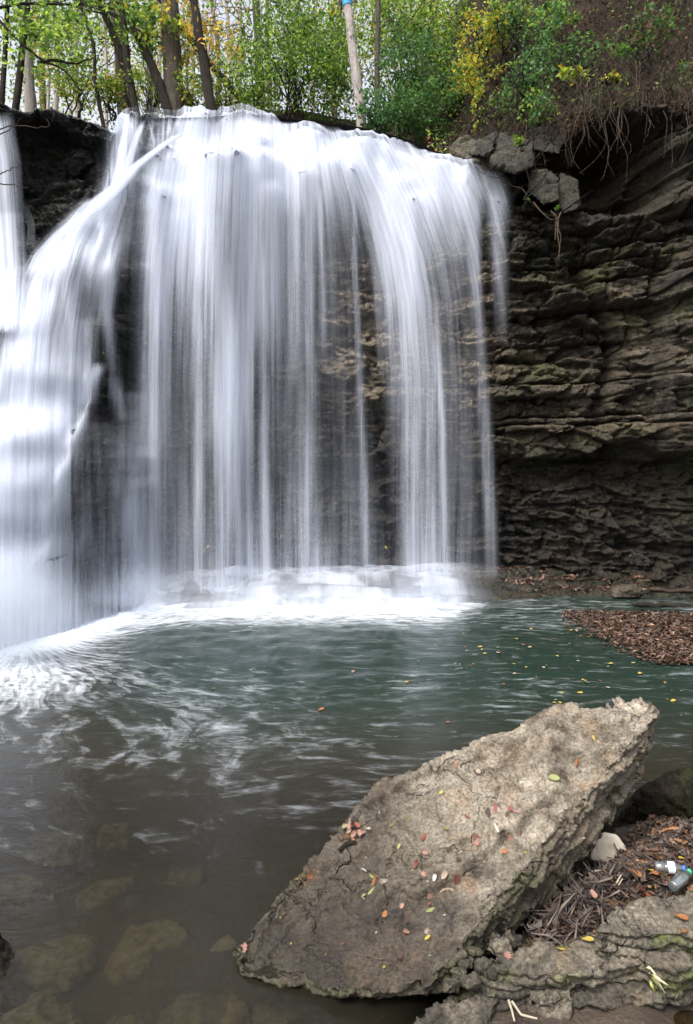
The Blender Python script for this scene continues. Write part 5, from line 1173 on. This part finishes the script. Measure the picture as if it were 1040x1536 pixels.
thin('bleached pale stick at the bottom edge, the one lying flat', [(768,1502,.10),(782,1522,.085),(806,1528,.085)], .005, M_dry)
thin('thin tan twig beside the yellow leaf on the layered stone', [(845,1418,.22),(865,1408,.23),(895,1398,.28)], .004, M_root)
thin('thin curved reed sticking out of the litter', [(833,1398,.2),(838,1360,.24),(842,1340,.28)], .004, M_root)
thin('thin pale twig upper of two in the litter', [(925,1325,.26),(932,1312,.28)], .004, M_dry); thin('thin pale twig lower of two in the litter', [(928,1328,.26),(934,1318,.28)], .003, M_dry)
# grass sprig
g = empty('grass_tuft', tuple(Pz(972, 1458, .12))); inv = np.array(g.location)
M_blade = simple_mat('grass_blade', (.34, .38, .10), .5, .25, 20); M_dryblade = simple_mat('dry_blade', (.50, .44, .26), .6, .2, 20)
for k, q in enumerate([[(968,1455,.13),(980,1462,.17),(998,1490,.10)],[(970,1458,.12),(985,1472,.14),(996,1494,.05)],[(966,1450,.14),(975,1452,.19),(984,1462,.19)],[(972,1460,.12),(978,1478,.12),(990,1500,.02)],[(974,1456,.13),(990,1470,.17),(1002,1478,.15)]]):
    pts = np.array([Pz(*p_) for p_ in q]) - inv; tb = Tubes(4); tb.add(np.array([[np.interp(u_, [0, .5, 1], pts[:, i_]) for i_ in range(3)] for u_ in np.linspace(0, 1, 7)]), np.array([.004, .0055, .006, .006, .005, .004, .001])); tb.obj('blade', M_blade if k % 2 else M_dryblade, g)
tag(g, 'tuft of yellow green grass drooping from the layered stone to the puddle', 'grass')

# ------------------------------------------------------------------ bottles
t = NT('clear_plastic'); gls = t.n('ShaderNodeBsdfGlossy'); gls.inputs['Roughness'].default_value = .12
trn = t.n('ShaderNodeBsdfTransparent'); trn.inputs[0].default_value = (.80, .84, .84, 1); dfm = t.n('ShaderNodeBsdfDiffuse'); dfm.inputs[0].default_value = (.25, .27, .27, 1)
fr = t.n('ShaderNodeFresnel'); fr.inputs['IOR'].default_value = 1.5; m1 = t.n('ShaderNodeMixShader'); m1.inputs[0].default_value = .22; t.l(trn.outputs[0], m1.inputs[1]); t.l(dfm.outputs[0], m1.inputs[2])
m2 = t.n('ShaderNodeMixShader'); t.l(t.math('ADD', fr.outputs[0], .06), m2.inputs[0]); t.l(m1.outputs[0], m2.inputs[1]); t.l(gls.outputs[0], m2.inputs[2]); t.surf(m2.outputs[0]); M_clear = t.m
def lathe(name, prof, mat, parent, n=24):
    v = [(x_, r_ * math.cos(k * 2 * math.pi / n), r_ * math.sin(k * 2 * math.pi / n)) for x_, r_ in prof for k in range(n)]
    f = [(i * n + k, i * n + (k + 1) % n, (i + 1) * n + (k + 1) % n, (i + 1) * n + k) for i in range(len(prof) - 1) for k in range(n)]
    me = bpy.data.meshes.new(name); me.from_pydata(v, [], f)
    for p_ in me.polygons: p_.use_smooth = True
    return link(name, me, mat, parent)
def bottle(label, p0, p1, capcol, ribs, sleeve):
    d = Vector(p1) - Vector(p0); L = d.length; root = empty('plastic_bottle', tuple(p0)); root.rotation_mode = 'QUATERNION'; root.rotation_quaternion = d.to_track_quat('X', 'Z')
    R_ = .024; prof = [(0, .001), (.0, R_ * .8), (.006, R_)]
    if ribs: 
        for k in range(13): prof.append((.012 + k * (L * .66 - .012) / 13, R_ * (1 if k % 2 else .9)))
    else: prof += [(L * .30, R_), (L * .33, R_ * .9), (L * .37, R_ * .9), (L * .40, R_), (L * .68, R_)]
    prof += [(L * .72, R_ * .96), (L * .80, R_ * .72), (L * .87, .011), (L * .92, .010)]
    lathe('bottle_body', prof, M_clear, root)
    lathe('bottle_cap', [(L * .91, .001), (L * .91, .0125), (L, .0125), (L, .001)], simple_mat('cap_' + capcol[0], capcol[1], .4), root)
    if sleeve:
        sl = lathe('paper_label', [(L * .43, R_ + .0008), (L * .66, R_ + .0008)], simple_mat('label_paper', (.45, .46, .48), .5, .05), root)
        n_ = 7; v = [(x_, (R_ + .0016) * math.cos(a_), (R_ + .0016) * math.sin(a_)) for x_ in (L * .56, L * .63) for a_ in np.linspace(math.pi * 1.30, math.pi * 1.48, n_)]
        me = bpy.data.meshes.new('label_print'); me.from_pydata(v, [], [(i, i + 1, n_ + i + 1, n_ + i) for i in range(n_ - 1)]); link('label_print', me, simple_mat('label_ink', (.06, .09, .30), .5), sl)
    return tag(root, label, 'bottle')
bottle('clear plastic bottle with a white label and blue cap on the leaf litter', Pz(982, 1300, .27), Pz(1028, 1303, .28), ('blue', (.03, .10, .50)), False, True)
bottle('clear ribbed plastic bottle with a green cap, lying under the blue capped one', Pz(1009, 1331, .27), Pz(1035, 1307, .28), ('green', (.03, .22, .12)), True, False)
